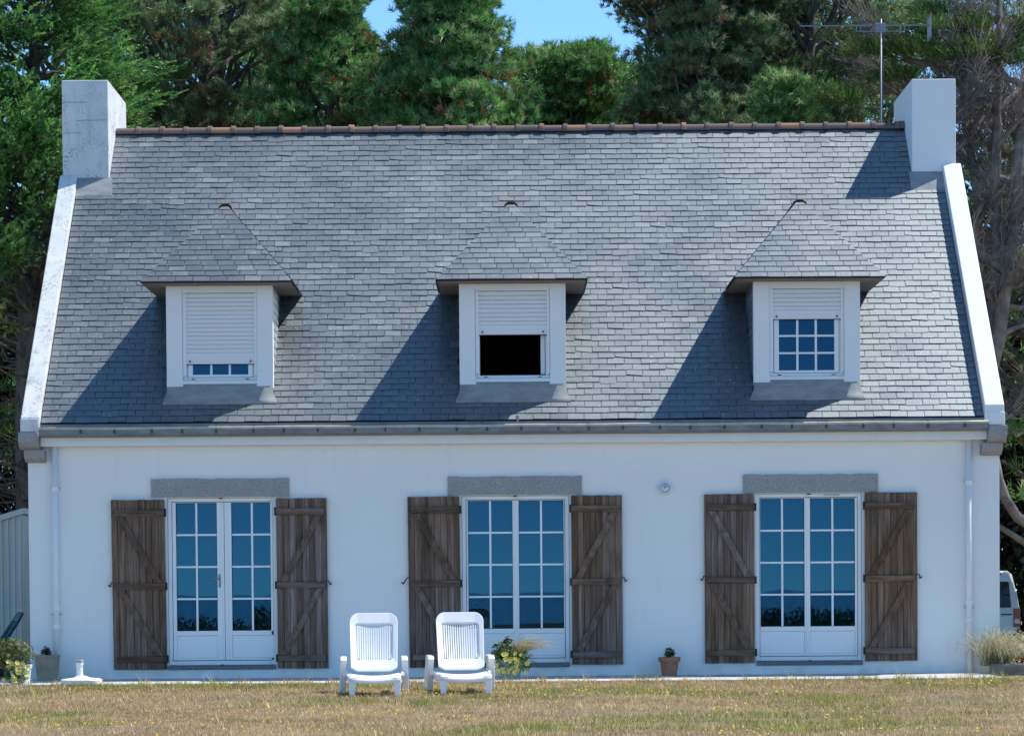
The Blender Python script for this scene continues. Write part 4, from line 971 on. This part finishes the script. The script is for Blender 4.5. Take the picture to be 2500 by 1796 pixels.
b.f += [tuple(range(n))[::-1], tuple((len(secs) - 1) * n + k for k in range(n))]
b.build('body', 'van_paint', van, bevel=0.03)
for s in (-1, 1):
    cx = GX + s * 0.42
    P = [(cx - 0.30, 22.005, GZ + 1.00), (cx + 0.27 * 1, 22.005, GZ + 1.00), (cx + 0.24, 22.10, GZ + 1.53), (cx - 0.28, 22.10, GZ + 1.53)]
    MB().hexa([(p[0], p[1] - 0.012, p[2]) for p in (P[0], P[1])] + [(P[1][0], P[1][1] + 0.03, P[1][2]), (P[0][0], P[0][1] + 0.03, P[0][2])] + [(P[3][0], P[3][1] - 0.012, P[3][2]), (P[2][0], P[2][1] - 0.012, P[2][2]), (P[2][0], P[2][1] + 0.03, P[2][2]), (P[3][0], P[3][1] + 0.03, P[3][2])]).build('rear_window', 'van_glass', van, bevel=0.025, seg=3)
    tl = MB().box(GX + s * 0.80 - 0.062, GX + s * 0.80 + 0.072, 21.975, 22.06, GZ + 0.60, GZ + 0.98).build('taillight', 'lamp_red', van, bevel=0.012)
    MB().box(GX + s * 0.80 - 0.05, GX + s * 0.80 + 0.06, 21.968, 21.974, GZ + 0.67, GZ + 0.76).build('reversing_lens', 'lamp_clear', tl)
    for y in (22.75, 25.15):
        w = MB(); w.lathe((0, 0, 0), [(0.18, -0.085), (0.28, -0.085), (0.30, -0.06), (0.30, 0.06), (0.28, 0.085), (0.18, 0.085)], 28); w.v = [(GX + s * 0.80 + z, y + x, GZ + 0.30 + y_) for x, y_, z in w.v]
        wh = w.build('wheel', 'rubber', van, smooth=False)
        w = MB(); w.lathe((0, 0, 0), [(0.02, -0.06), (0.17, -0.088), (0.182, -0.088), (0.182, 0.088), (0.17, 0.088), (0.02, 0.06)], 20); w.v = [(GX + s * 0.80 + z, y + x, GZ + 0.30 + y_) for x, y_, z in w.v]; w.build('rim', 'rim_grey', wh)
MB().box(GX - 0.89, GX + 0.89, 21.90, 22.05, GZ + 0.27, GZ + 0.46).build('rear_bumper', 'black_plastic', van, bevel=0.03)
MB().box(GX + 0.02, GX + 0.025, 21.985, 22.0, GZ + 0.48, GZ + 1.6).build('door_gap', 'black_plastic', van)
MB().box(GX + 0.48, GX + 0.70, 21.985, 21.999, GZ + 0.845, GZ + 0.87).build('nameplate', 'black_plastic', van)
MB().box(GX + 0.55, GX + 0.70, 21.965, 22.0, GZ + 1.27, GZ + 1.275).build('hinge', 'black_plastic', van)
b = MB().box(GX + 0.80, GX + 0.85, 21.97, 22.02, GZ + 0.48, GZ + 0.57); b.build('hinge', 'black_plastic', van)
MB().box(GX - 0.50, GX + 0.50, 22.10, 22.16, GZ + 1.665, GZ + 1.70).build('brake_light_strip', 'black_plastic', van)

# ------------------------------------------------------------------ trees
def unit(a): return a / np.maximum(np.linalg.norm(a, axis=-1, keepdims=True), 1e-9)
def needles(P, D, size, n, spread, width, tint, rng):
    """tufts: n thin needle triangles from each point P around direction D"""
    m = len(P); size = np.broadcast_to(size, (m,))
    d = unit(D[:, None, :] + rng.normal(size=(m, n, 3)) * spread)
    L = size[:, None, None] * rng.uniform(0.6, 1.1, (m, n, 1))
    base = P[:, None, :] + rng.normal(size=(m, n, 3)) * (size[:, None, None] * 0.16)
    side = unit(np.cross(d, rng.normal(size=(m, n, 3)))) * width
    V = np.stack([base - side, base + side, base + d * L], 2).reshape(-1, 3)
    F = np.arange(m * n * 3).reshape(-1, 3)
    C = np.repeat(tint, n, 0) * rng.uniform(0.8, 1.2, (m * n, 1)); C = np.repeat(C, 3, 0)
    return V, F, C
def sprays(P, D, size, n, width, tint, rng, droop=0.12):
    """feathery cypress sprays: an axis with side leaflets"""
    m = len(P); D = unit(D); nrm = unit(np.cross(D, rng.normal(size=(m, 3)) + np.array([0, 0, 1.5]))); 
    t = np.linspace(0.08, 1.0, n)[None, :, None]
    ax = P[:, None, :] + D[:, None, :] * t * size[:, None, None] - np.array([0, 0, 1]) * (t ** 2) * droop * size[:, None, None]
    sg = np.where(np.arange(n) % 2 == 0, 1.0, -1.0)[None, :, None]
    d = unit(D[:, None, :] * 1.15 + nrm[:, None, :] * sg + rng.normal(size=(m, n, 3)) * 0.3)
    L = size[:, None, None] * 0.30 * (1.15 - t * 0.8)
    side = unit(np.cross(d, rng.normal(size=(m, n, 3)))) * width
    V = np.stack([ax - side, ax + side, ax + d * L], 2).reshape(-1, 3); F = np.arange(m * n * 3).reshape(-1, 3)
    C = np.repeat(tint, n, 0) * rng.uniform(0.8, 1.2, (m * n, 1)); return V, F, np.repeat(C, 3, 0)
def merge(parts):
    V = []; F = []; C = []; o = 0
    for v, f, c in parts: V.append(v); F.append(f + o); C.append(c); o += len(v)
    return np.concatenate(V), np.concatenate(F), np.concatenate(C)
def tint_pick(n, cols, rng, w=None):
    c = np.array(cols)[rng.choice(len(cols), n, p=w)]; return c * rng.uniform(0.8, 1.2, (n, 1))
def limb_path(a, b, rng, k=5, wob=0.06):
    a = np.array(a, float); b = np.array(b, float); L = np.linalg.norm(b - a); pts = []
    for i in range(k + 1):
        q = i / k; p = a + (b - a) * q + rng.normal(size=3) * wob * L * math.sin(q * math.pi); p[2] += 0.10 * L * (q * q - q) ; pts.append(p)
    return pts
PINE = [(0.07, 0.171, 0.056), (0.101, 0.231, 0.069), (0.145, 0.302, 0.085), (0.201, 0.343, 0.121), (0.322, 0.343, 0.171)]
PINE_GREY = [(0.101, 0.171, 0.07), (0.145, 0.222, 0.097), (0.201, 0.271, 0.133), (0.302, 0.312, 0.177), (0.091, 0.131, 0.064)]
CYP = [(0.058, 0.178, 0.044), (0.093, 0.255, 0.058), (0.145, 0.332, 0.075), (0.212, 0.383, 0.102), (0.145, 0.196, 0.076)]
def pine(x, y, H, r, z_lo, seed, cols, label, n_c=90, tufts=90, brown=0.03, dens_top=1.0, lean=(0, 0), gap=0.0, cs=0.55, nsz=1.0, nn=22):
    """x, y foot; H top height; r crown radius; z_lo lowest green"""
    rng = np.random.default_rng(seed); root = thing('pine_tree', (x, y, ground_z(y)), label, 'tree', 'trees behind the house')
    tr = MB(); gz = ground_z(y) - 0.1
    tp = [(x + lean[0] * q + rng.normal() * 0.10 * q, y + lean[1] * q + rng.normal() * 0.10 * q, gz + (H * 0.93 - gz) * q) for q in np.linspace(0, 1, 8)]
    tr.tube(tp, [0.24 * (1 - 0.85 * q) + 0.02 for q in np.linspace(0, 1, 8)], 10)
    P = []; D = []; S = []; T = []
    tpn = np.array(tp)
    for c in range(n_c):
        q = ((c + rng.random()) / n_c) ** 0.8
        z = z_lo + (H - z_lo) * q
        prof = math.sin(min(1.0, (1 - q) * 1.6 + 0.24) * math.pi / 2) * (0.75 + 0.25 * math.sin(q * 9 + seed))
        a = rng.uniform(0, 2 * math.pi); rr = r * prof * math.sqrt(rng.uniform(0.25, 1.0))
        f = np.clip((z - gz) / (H * 0.93 - gz), 0, 1); i = min(int(f * 7), 6); t0 = tpn[i] + (tpn[i + 1] - tpn[i]) * (f * 7 - i)
        ctr = np.array([t0[0] + math.cos(a) * rr, t0[1] + math.sin(a) * rr, z])
        f2 = max(0.05, f - 0.10 - 0.02 * rr); i2 = min(int(f2 * 7), 6); st = tpn[i2] + (tpn[i2 + 1] - tpn[i2]) * (f2 * 7 - i2)
        if rr > 0.3 and rng.random() < 0.42:
            pa = limb_path(st, ctr - np.array([0, 0, 0.12]), rng); tr.tube(pa, [0.055 * (1 - 0.8 * k / 5) + 0.006 for k in range(6)], 5, cap=False)
        if rng.random() < gap: continue
        s = cs * rng.uniform(0.7, 1.25); n = int(tufts * 0.66 * rng.uniform(0.7, 1.2))
        d = unit(rng.normal(size=(n, 3))); d[:, 2] = np.abs(d[:, 2]) * 0.9 - 0.25
        rad = rng.random(n) ** 0.4
        p = ctr + d * rad[:, None] * np.array([s, s, s * 0.62])
        P.append(p); out = np.array([math.cos(a), math.sin(a), 0.0]); D.append(unit(d * 0.8 + out * 0.35 + np.array([0, 0, 0.75]))); S.append(rng.uniform(0.09, 0.17, n))
        t = tint_pick(n, cols, rng, [0.2, 0.3, 0.25, 0.15, 0.10]) * rng.uniform(0.9, 1.45) * rng.uniform(0.7, 1.3, (n, 1))
        bm = rng.random(n) < (brown * (6 if rng.random() < 0.12 else 0.4)); t[bm] = np.array([0.22, 0.105, 0.045]); T.append(t)
    P = np.concatenate(P); D = np.concatenate(D); S = np.concatenate(S); T = np.concatenate(T)
    tr.build('trunk', 'bark', root, smooth=True)
    V, F, C = needles(P, D, S * nsz, nn, 0.80, 0.0085 * nsz, T, rng); fast_mesh('crown', V, F, 'foliage', root, C)
    return root
def cypress(x, y, H, r, z_lo, seed, label, n=5200, wind=(0.30, -0.2, 0.18), cols=CYP, bare=True):
    rng = np.random.default_rng(seed); root = thing('cypress_tree', (x, y, ground_z(y)), label, 'tree', 'trees behind the house')
    gz = ground_z(y) - 0.1; tr = MB()
    tr.tube([(x + 0.12 * math.sin(q * 5 + seed), y, gz + (H * 0.95 - gz) * q) for q in np.linspace(0, 1, 8)], [0.30 * (1 - 0.9 * q) + 0.02 for q in np.linspace(0, 1, 8)], 10)
    # boughs, each carrying sprays
    nb = int(n / 55); P = []; D = []; S = []; T = []
    for b_ in range(nb):
        q = rng.random() ** 0.85; z = z_lo + (H - z_lo) * q; prof = (1 - q) ** 0.62 * 0.92 + 0.10
        a = rng.uniform(0, 2 * math.pi); L = r * prof * rng.uniform(0.6, 1.12)
        e = np.array([x + math.cos(a) * L, y + math.sin(a) * L, z + 0.35 * rng.normal() * 0.5]); s0 = np.array([x, y, z - 0.35 * L])
        tr.tube(limb_path(s0, e, rng, 4), [0.045, 0.035, 0.025, 0.015, 0.006], 4, cap=False)
        k = 55; t = rng.uniform(0.45, 1.03, k)[:, None]; ax = unit(e - s0)
        p = s0 + (e - s0) * t + rng.normal(size=(k, 3)) * np.array([0.16, 0.16, 0.09])
        P.append(p); D.append(unit(ax * 0.9 + np.array(wind) + rng.normal(size=(k, 3)) * 0.38)); S.append(rng.uniform(0.20, 0.40, k))
        tt = tint_pick(k, cols, rng, [0.22, 0.3, 0.27, 0.14, 0.07]) * rng.uniform(0.75, 1.25)
        if rng.random() < 0.06: tt = tt * 0.4 + np.array([0.10, 0.06, 0.03])
        T.append(tt)
    if bare:   # dead twigs under the green
        for k in range(150):
            a = rng.uniform(0, 2 * math.pi); z = rng.uniform(0.8, z_lo + 1.0); L = r * rng.uniform(0.4, 0.95); s0 = np.array([x, y, z]); e = s0 + np.array([math.cos(a) * L, math.sin(a) * L, rng.uniform(0.1, 0.9)])
            tr.tube(limb_path(s0, e, rng, 4, 0.08), [0.03, 0.022, 0.016, 0.01, 0.004], 4, cap=False)
    P = np.concatenate(P); D = np.concatenate(D); S = np.concatenate(S); T = np.concatenate(T)
    tr.build('trunk', 'bark', root, smooth=True)
    V, F, C = sprays(P, D, S, 14, 0.017, T, rng); fast_mesh('crown', V, F, 'foliage', root, C)
    return root
def dead_cypress(x, y, H, seed, label, lean=-0.35, r=2.6, patches=(), n_l=44, twigs=60, foot=0.0):
    """weather-beaten cypress: bare swept boughs with fans of grey twigs and a few green cushions"""
    rng = np.random.default_rng(seed); root = thing('dead_cypress', (x, y, ground_z(y)), label, 'tree', 'trees behind the house')
    tr = MB(); gz = ground_z(y) - 0.1; tw_p = []; tw_d = []; tw_l = []
    stems = []
    for s in range(4):
        a = rng.uniform(0, 6.28); pts = []
        for q in np.linspace(0, 1, 8):
            pts.append(np.array([x + foot * (1 - q) ** 1.5 + (s - 1.5) * 0.5 * q * r / 2 + lean * q * q * 2 + rng.normal() * 0.10, y + math.sin(a) * 0.7 * q + rng.normal() * 0.08, gz + (H * (0.8 + 0.07 * s) - gz) * q]))
        tr.tube(pts, [0.19 * (1 - 0.88 * q) + 0.015 for q in np.linspace(0, 1, 8)], 8); stems.append(pts)
    ends = []
    for k in range(n_l):
        pts = stems[k % 4]; i = int(rng.integers(2, 7)); st = pts[i] + (pts[min(i + 1, 7)] - pts[i]) * rng.random()
        a = rng.choice([rng.uniform(2.3, 4.0), rng.uniform(-0.9, 0.9), rng.uniform(4.0, 5.4)]); L = r * rng.uniform(0.45, 1.0) * (1.1 - 0.45 * i / 7)
        e = st + np.array([math.cos(a) * L + lean * 0.6, math.sin(a) * L * 0.8, L * rng.uniform(0.35, 0.85)])
        pa = limb_path(st, e, rng, 6, 0.05); tr.tube(pa, [0.06 * (1 - 0.85 * j / 6) + 0.006 for j in range(7)], 5, cap=False); ends.append((pa, unit(e - st)))
        for j in range(twigs):
            q = rng.uniform(0.25, 1.0) * 6; jj = min(int(q), 5); p = pa[jj] + (pa[jj + 1] - pa[jj]) * (q - jj)
            tw_p.append(p); tw_d.append(unit(e - st) * 0.9 + rng.normal(size=3) * 0.38 + np.array([lean * 0.5, 0, 0.15])); tw_l.append(rng.uniform(0.35, 1.0))
    tr.build('trunk', 'dead_wood', root, smooth=True)
    # twigs: thin three-sided spikes with side twiglets
    P = np.array(tw_p); D = unit(np.array(tw_d)); L = np.array(tw_l)
    t = rng.uniform(0.25, 0.95, (len(P), 5)); SP = (P[:, None] + D[:, None] * (t * L[:, None])[:, :, None]).reshape(-1, 3); SD = unit(np.repeat(D, 5, 0) + rng.normal(size=(len(P) * 5, 3)) * 0.5); SLn = np.repeat(L, 5) * rng.uniform(0.25, 0.55, len(P) * 5)
    P2 = np.concatenate([P, SP]); D2 = np.concatenate([D, SD]); L2 = np.concatenate([L, SLn]); W = np.concatenate([np.full(len(P), 0.010), np.full(len(SP), 0.006)])
    a1 = unit(np.cross(D2, rng.normal(size=D2.shape))) * W[:, None]; a2 = unit(np.cross(D2, a1)) * W[:, None]
    tip = P2 + D2 * L2[:, None] + np.array([0, 0, 0.10]) * L2[:, None]
    V = np.stack([P2 + a1, P2 - a1 * 0.5 + a2 * 0.87, P2 - a1 * 0.5 - a2 * 0.87, tip], 1).reshape(-1, 3); m = len(P2); b4 = np.arange(m)[:, None] * 4
    F = np.concatenate([b4 + np.array([0, 1, 3]), b4 + np.array([1, 2, 3]), b4 + np.array([2, 0, 3])])
    tag(fast_mesh('twigs', V, F, 'dead_wood', root), kind='stuff')
    parts = []
    for (px, py, pz, s, n) in patches:
        d = unit(rng.normal(size=(n, 3))); d[:, 2] = np.abs(d[:, 2]) - 0.2
        p = np.array([px, py, pz]) + d * (rng.random(n) ** 0.4)[:, None] * np.array([s, s * 0.8, s * 0.5])
        parts.append(sprays(p, d * 0.5 + np.array([lean, -0.1, 0.55]), rng.uniform(0.18, 0.34, n), 11, 0.010, tint_pick(n, [(0.06, 0.13, 0.025), (0.09, 0.18, 0.03), (0.13, 0.22, 0.04), (0.15, 0.13, 0.05)], rng, [0.3, 0.35, 0.25, 0.1]), rng))
    if parts:
        V, F, C = merge(parts); fast_mesh('green_patches', V, F, 'foliage', root, C)
    return root

cypress(-8.4, 14.0, 13.6, 3.3, 6.2, 3, 'bright green feathery cypress behind the left chimney', 15000)
cypress(-12.2, 13.0, 12.6, 3.3, 6.6, 4, 'bright green cypress at the far left edge of the picture', 7000)
pine(-5.2, 17.5, 14.2, 2.4, 7.5, 21, PINE_GREY, 'dusky pine with a slanting bare limb, right of the left cypress', 205, 85, 0.05, lean=(-0.5, 0), gap=0.10)
pine(-3.45, 16.0, 12.0, 1.35, 7.5, 22, PINE, 'slim pine with some orange needles left of the middle dormer peak', 140, 85, 0.12)
pine(-0.98, 14.5, 12.5, 1.45, 7.0, 23, PINE, 'dense green round-topped pine above the middle dormer', 205, 100, 0.04)
pine(0.95, 18.5, 11.45, 1.7, 7.5, 24, PINE, 'lower pine under the gap of open sky', 150, 85, 0.06)
pine(3.45, 15.5, 13.4, 2.05, 7.0, 25, PINE_GREY, 'grey green pine right of the open sky', 205, 85, 0.05, gap=0.05)
pine(5.3, 17.0, 14.4, 2.6, 7.0, 26, PINE_GREY, 'open pine with dark limbs behind the aerial', 190, 85, 0.04, gap=0.12, lean=(0.3, 0))
pine(4.6, 13.2, 9.9, 0.9, 6.0, 28, PINE, 'short young pine just showing over the ridge left of the aerial', 55, 80, 0.03)
dead_cypress(8.6, 12.6, 12.4, 41, 'half dead cypress with swept grey twigs behind the right chimney', -0.28, 2.3,
             [(6.9, 12.0, 10.1, 0.55, 260), (7.7, 11.8, 10.0, 0.55, 260), (8.3, 12.0, 10.15, 0.4, 160), (6.2, 12.5, 10.55, 0.35, 120), (7.3, 12.6, 10.85, 0.4, 140), (5.55, 11.6, 9.25, 0.45, 240), (8.7, 12.2, 10.3, 0.35, 150), (8.6, 11.9, 9.9, 0.4, 160), (7.0, 11.9, 10.45, 0.5, 220), (6.55, 12.2, 9.7, 0.4, 180), (7.9, 12.0, 10.5, 0.4, 160), (6.1, 12.0, 10.1, 0.4, 170), (8.95, 12.0, 10.55, 0.4, 160)], foot=-1.35)
dead_cypress(10.3, 14.5, 13.0, 42, 'bare grey dead cypress at the right edge of the picture', -0.30, 3.0, [(9.9, 13.8, 10.6, 0.4, 120), (8.9, 14.2, 11.6, 0.4, 120)], 52, 60)
# row further back closes the gaps between the near trees
for k, (x, y, H, r, sd_, lb) in enumerate(((-14.5, 22, 14.5, 3.3, 51, 'dark pine far back beyond the left cypresses'), (-9.6, 24, 15.2, 3.4, 52, 'dark pine standing behind the bright left cypress'), (-6.2, 25, 15.0, 3.0, 53, 'dark pine in the back row left of the orange-tinged pine'),
        (-1.9, 24, 12.2, 2.4, 54, 'dark pine in the back row behind the round-topped pine'), (2.7, 25, 12.1, 2.2, 55, 'dark pine in the back row right of the sky gap'), (7.4, 24, 15.0, 3.0, 56, 'dark pine in the back row behind the aerial and right chimney'), (4.9, 26, 14.6, 2.4, 59, 'dark pine in the back row left of the aerial'), (-4.9, 26, 14.2, 1.9, 60, 'dark pine in the back row behind the orange-tinged pine'),
        (11.2, 22, 15.2, 3.4, 57, 'dark pine behind the bare cypresses at the right'), (15.5, 20, 14.2, 3.2, 58, 'dark pine at the far right beyond the bare cypresses'))):
    pine(x, y, H, r, 3.0 if abs(x) > 7 else 6.5, sd_, PINE, lb, 115, 72, 0.03, cs=0.95, nsz=1.8, nn=10)
# dense undergrowth closes the view between the trunks at both sides
def thicket(name, x0, x1, y0, y1, h, n, seed, label, cat):
    rng = np.random.default_rng(seed)
    P = np.stack([rng.uniform(x0, x1, n), rng.uniform(y0, y1, n), np.zeros(n)], 1)
    top = h * (0.7 + 0.3 * np.sin(P[:, 0] * 1.3 + seed) * np.cos(P[:, 1] * 0.9)); P[:, 2] = rng.random(n) ** 0.7 * top - 0.3
    D = unit(rng.normal(size=(n, 3)) + np.array([0, -0.2, 0.6])); V, F, C = sprays(P, D, rng.uniform(0.55, 1.0, n), 5, 0.075, tint_pick(n, [(0.025, 0.035, 0.018), (0.04, 0.055, 0.022), (0.055, 0.07, 0.03), (0.06, 0.042, 0.03)], rng), rng)  # brown-black tints paint in the shade inside the wood
    o = fast_mesh(name, V, F, 'foliage', None, C); return tag(o, label, cat, kind='stuff')
thicket('undergrowth', -18, -6.4, 24.5, 32, 12.5, 19000, 71, 'undergrowth coloured dark for the shade between the trunks left of the house', 'undergrowth')
thicket('undergrowth', 6.8, 18, 27, 33, 12.5, 22000, 72, 'undergrowth coloured dark for the shade between the trunks right of the house', 'undergrowth')
# pale curved limb beside the van
b = MB(); b.tube([(8.25, 12.0, 3.35), (8.30, 12.0, 2.95), (8.42, 12.0, 2.60), (8.62, 12.05, 2.30), (8.95, 12.1, 2.12), (9.5, 12.3, 2.05)], [0.05, 0.075, 0.085, 0.09, 0.10, 0.12], 8)
b.tube([(8.20, 11.9, 2.20), (8.45, 11.95, 2.05), (8.75, 12.0, 1.86), (9.3, 12.2, 1.62), (9.9, 12.5, 0.7), (10.0, 12.6, -0.2)], [0.045, 0.05, 0.06, 0.09, 0.12, 0.16], 8)
b.tube([(9.5, 12.3, 2.05), (9.85, 12.5, 1.2), (10.0, 12.6, -0.2)], [0.12, 0.14, 0.17], 8)
tag(b.build('bent_trunk', 'dead_wood', smooth=True), 'pale bent bare trunk curving beside the right wall above the van', 'tree')
V, F, C = leaf_cloud(420, (9.42, 14.0, 2.05), (0.42, 0.45, 0.50), 0.05, [(0.10, 0.16, 0.09), (0.06, 0.10, 0.05), (0.16, 0.22, 0.14)])
sh = thing('shrub', (9.42, 14.0, ground_z(14)), 'grey green leafy shrub above the van at the right edge', 'shrub'); fast_mesh('foliage', V, F, 'foliage', sh, C, 4)
MB().tube([(9.55, 14.0, -0.2), (9.5, 14.0, 0.8), (9.42, 14.0, 2.1)], [0.05, 0.035, 0.01], 6).build('stem', 'bark', sh)
# low bushes of the shore behind the camera, mirrored in the door glass
for x, y, h, r, lb in ((-9.6, -46, 0.50, 1.5, 'low shrub mirrored in the left leaf of the left glass door'), (-7.0, -46.5, 0.75, 1.2, 'taller shrub mirrored in the right leaf of the left glass door'), (8.6, -46, 0.58, 1.3, 'low shrub mirrored in the left leaf of the right glass door'), (10.6, -46.5, 0.68, 1.5, 'wide shrub mirrored in the right leaf of the right glass door')):
    sh = thing('coastal_bush', (x, y, 0), lb, 'shrub', 'low bushes reflected in the doors')
    V, F, C = leaf_cloud(900, (x, y, h * 0.42), (r, r * 0.8, h * 0.62), 0.07, [(0.06, 0.09, 0.035), (0.09, 0.13, 0.05), (0.14, 0.15, 0.07)]); V[:, 2] = np.maximum(V[:, 2], 0.0); fast_mesh('foliage', V, F, 'foliage', sh, C, 4)
    MB().tube([(x, y, -0.05), (x, y, h * 0.6)], [0.05, 0.015], 6).build('stem', 'bark', sh)

# ------------------------------------------------------------------ dry lawn grass
def vnoise(x, y, f, seed):
    rng = np.random.default_rng(seed); g = rng.random((64, 64)); u = x * f + 500.3; v = y * f + 500.7
    i = np.floor(u).astype(int); j = np.floor(v).astype(int); a = u - i; c = v - j; a = a * a * (3 - 2 * a); c = c * c * (3 - 2 * c)
    G = lambda p, q: g[p % 64, q % 64]
    return G(i, j) * (1 - a) * (1 - c) + G(i + 1, j) * a * (1 - c) + G(i, j + 1) * (1 - a) * c + G(i + 1, j + 1) * a * c
N = 330000
y = RNG.uniform(-18.5, -2.0, N); x = RNG.uniform(-8.6, 8.6, N)
near = (y > -2.12) & (np.abs(x) < 6.05); y[near] -= 0.12
n1 = vnoise(x, y, 0.55, 1) * 0.6 + vnoise(x, y, 1.7, 2) * 0.4; n2 = vnoise(x, y, 3.5, 3); n3 = vnoise(x, y, 0.8, 4)
edge = np.exp(-((y + 2.6) / 1.3) ** 2)
g_ = np.clip((n1 - 0.53) * 3.6 + edge * 0.40 + (n2 - 0.5) * 0.9 + RNG.normal(size=N) * 0.22, 0, 1)
straw = np.array([0.54, 0.415, 0.225]); tan = np.array([0.44, 0.305, 0.17]); green = np.array([0.27, 0.29, 0.075]); grey = np.array([0.38, 0.32, 0.24])
C = straw + (tan - straw) * np.clip((n3 - 0.35) * 2.2 + RNG.normal(size=N) * 0.25, 0, 1)[:, None]
C = C + (grey - C) * (np.clip((vnoise(x, y, 1.1, 6) - 0.55) * 3, 0, 1) * 0.75)[:, None]
C = C + (green - C) * (g_ * 0.92)[:, None]; C *= RNG.uniform(0.65, 1.3, (N, 1))
cl = vnoise(x, y, 7.0, 12); cl2 = vnoise(x, y, 14.0, 13)
C *= (0.62 + 0.75 * cl)[:, None]; C[:, 0] *= 0.9 + 0.22 * cl2; C[:, 2] *= 1.06 - 0.2 * cl2
edge2 = np.exp(-np.abs(y + 2.2) / 0.16)
h = RNG.uniform(0.010, 0.030, N) * (0.35 + 1.5 * cl * cl2 * 2) * (1 + 0.9 * n2 * g_ + 0.5 * edge + 1.9 * edge2 * cl)
a = RNG.uniform(0, 6.283, N); ln = RNG.uniform(0.1, 0.9, N); w = RNG.uniform(0.0025, 0.0055, N)
B = np.stack([x, y, np.zeros(N) - 0.004], 1); S = np.stack([np.cos(a + 1.57) * w, np.sin(a + 1.57) * w, np.zeros(N)], 1); Tp = B + np.stack([np.cos(a) * h * ln, np.sin(a) * h * ln, h], 1)
V = np.stack([B - S, B + S, Tp], 1).reshape(-1, 3)
tag(fast_mesh('grass', V, np.arange(3 * N).reshape(-1, 3), 'grass', None, np.repeat(C, 3, 0)), 'short dry lawn grass in front of the house', 'grass', kind='stuff')
n = 2400; x = RNG.uniform(-8, 8, n); y = RNG.uniform(-17, -2.2, n); keep = (vnoise(x, y, 0.9, 9) + vnoise(x, y, 2.3, 10) * 0.5) > 0.92; x = x[keep]; y = y[keep]; n = len(x)
z = RNG.uniform(0.03, 0.075, n); s = RNG.uniform(0.004, 0.009, n)
V = np.stack([np.stack([x - s, y - s, z], 1), np.stack([x + s, y - s, z - 0.003], 1), np.stack([x + s, y + s, z + s], 1), np.stack([x - s, y + s, z + s], 1)], 1).reshape(-1, 3)
tag(fast_mesh('lawn_flowers', V, np.arange(4 * n).reshape(-1, 4), 'petal', None, np.tile(np.array([[0.72, 0.50, 0.03]]), (4 * n, 1)), 4), 'tiny yellow flowers scattered through the dry lawn', 'flowers', kind='stuff')
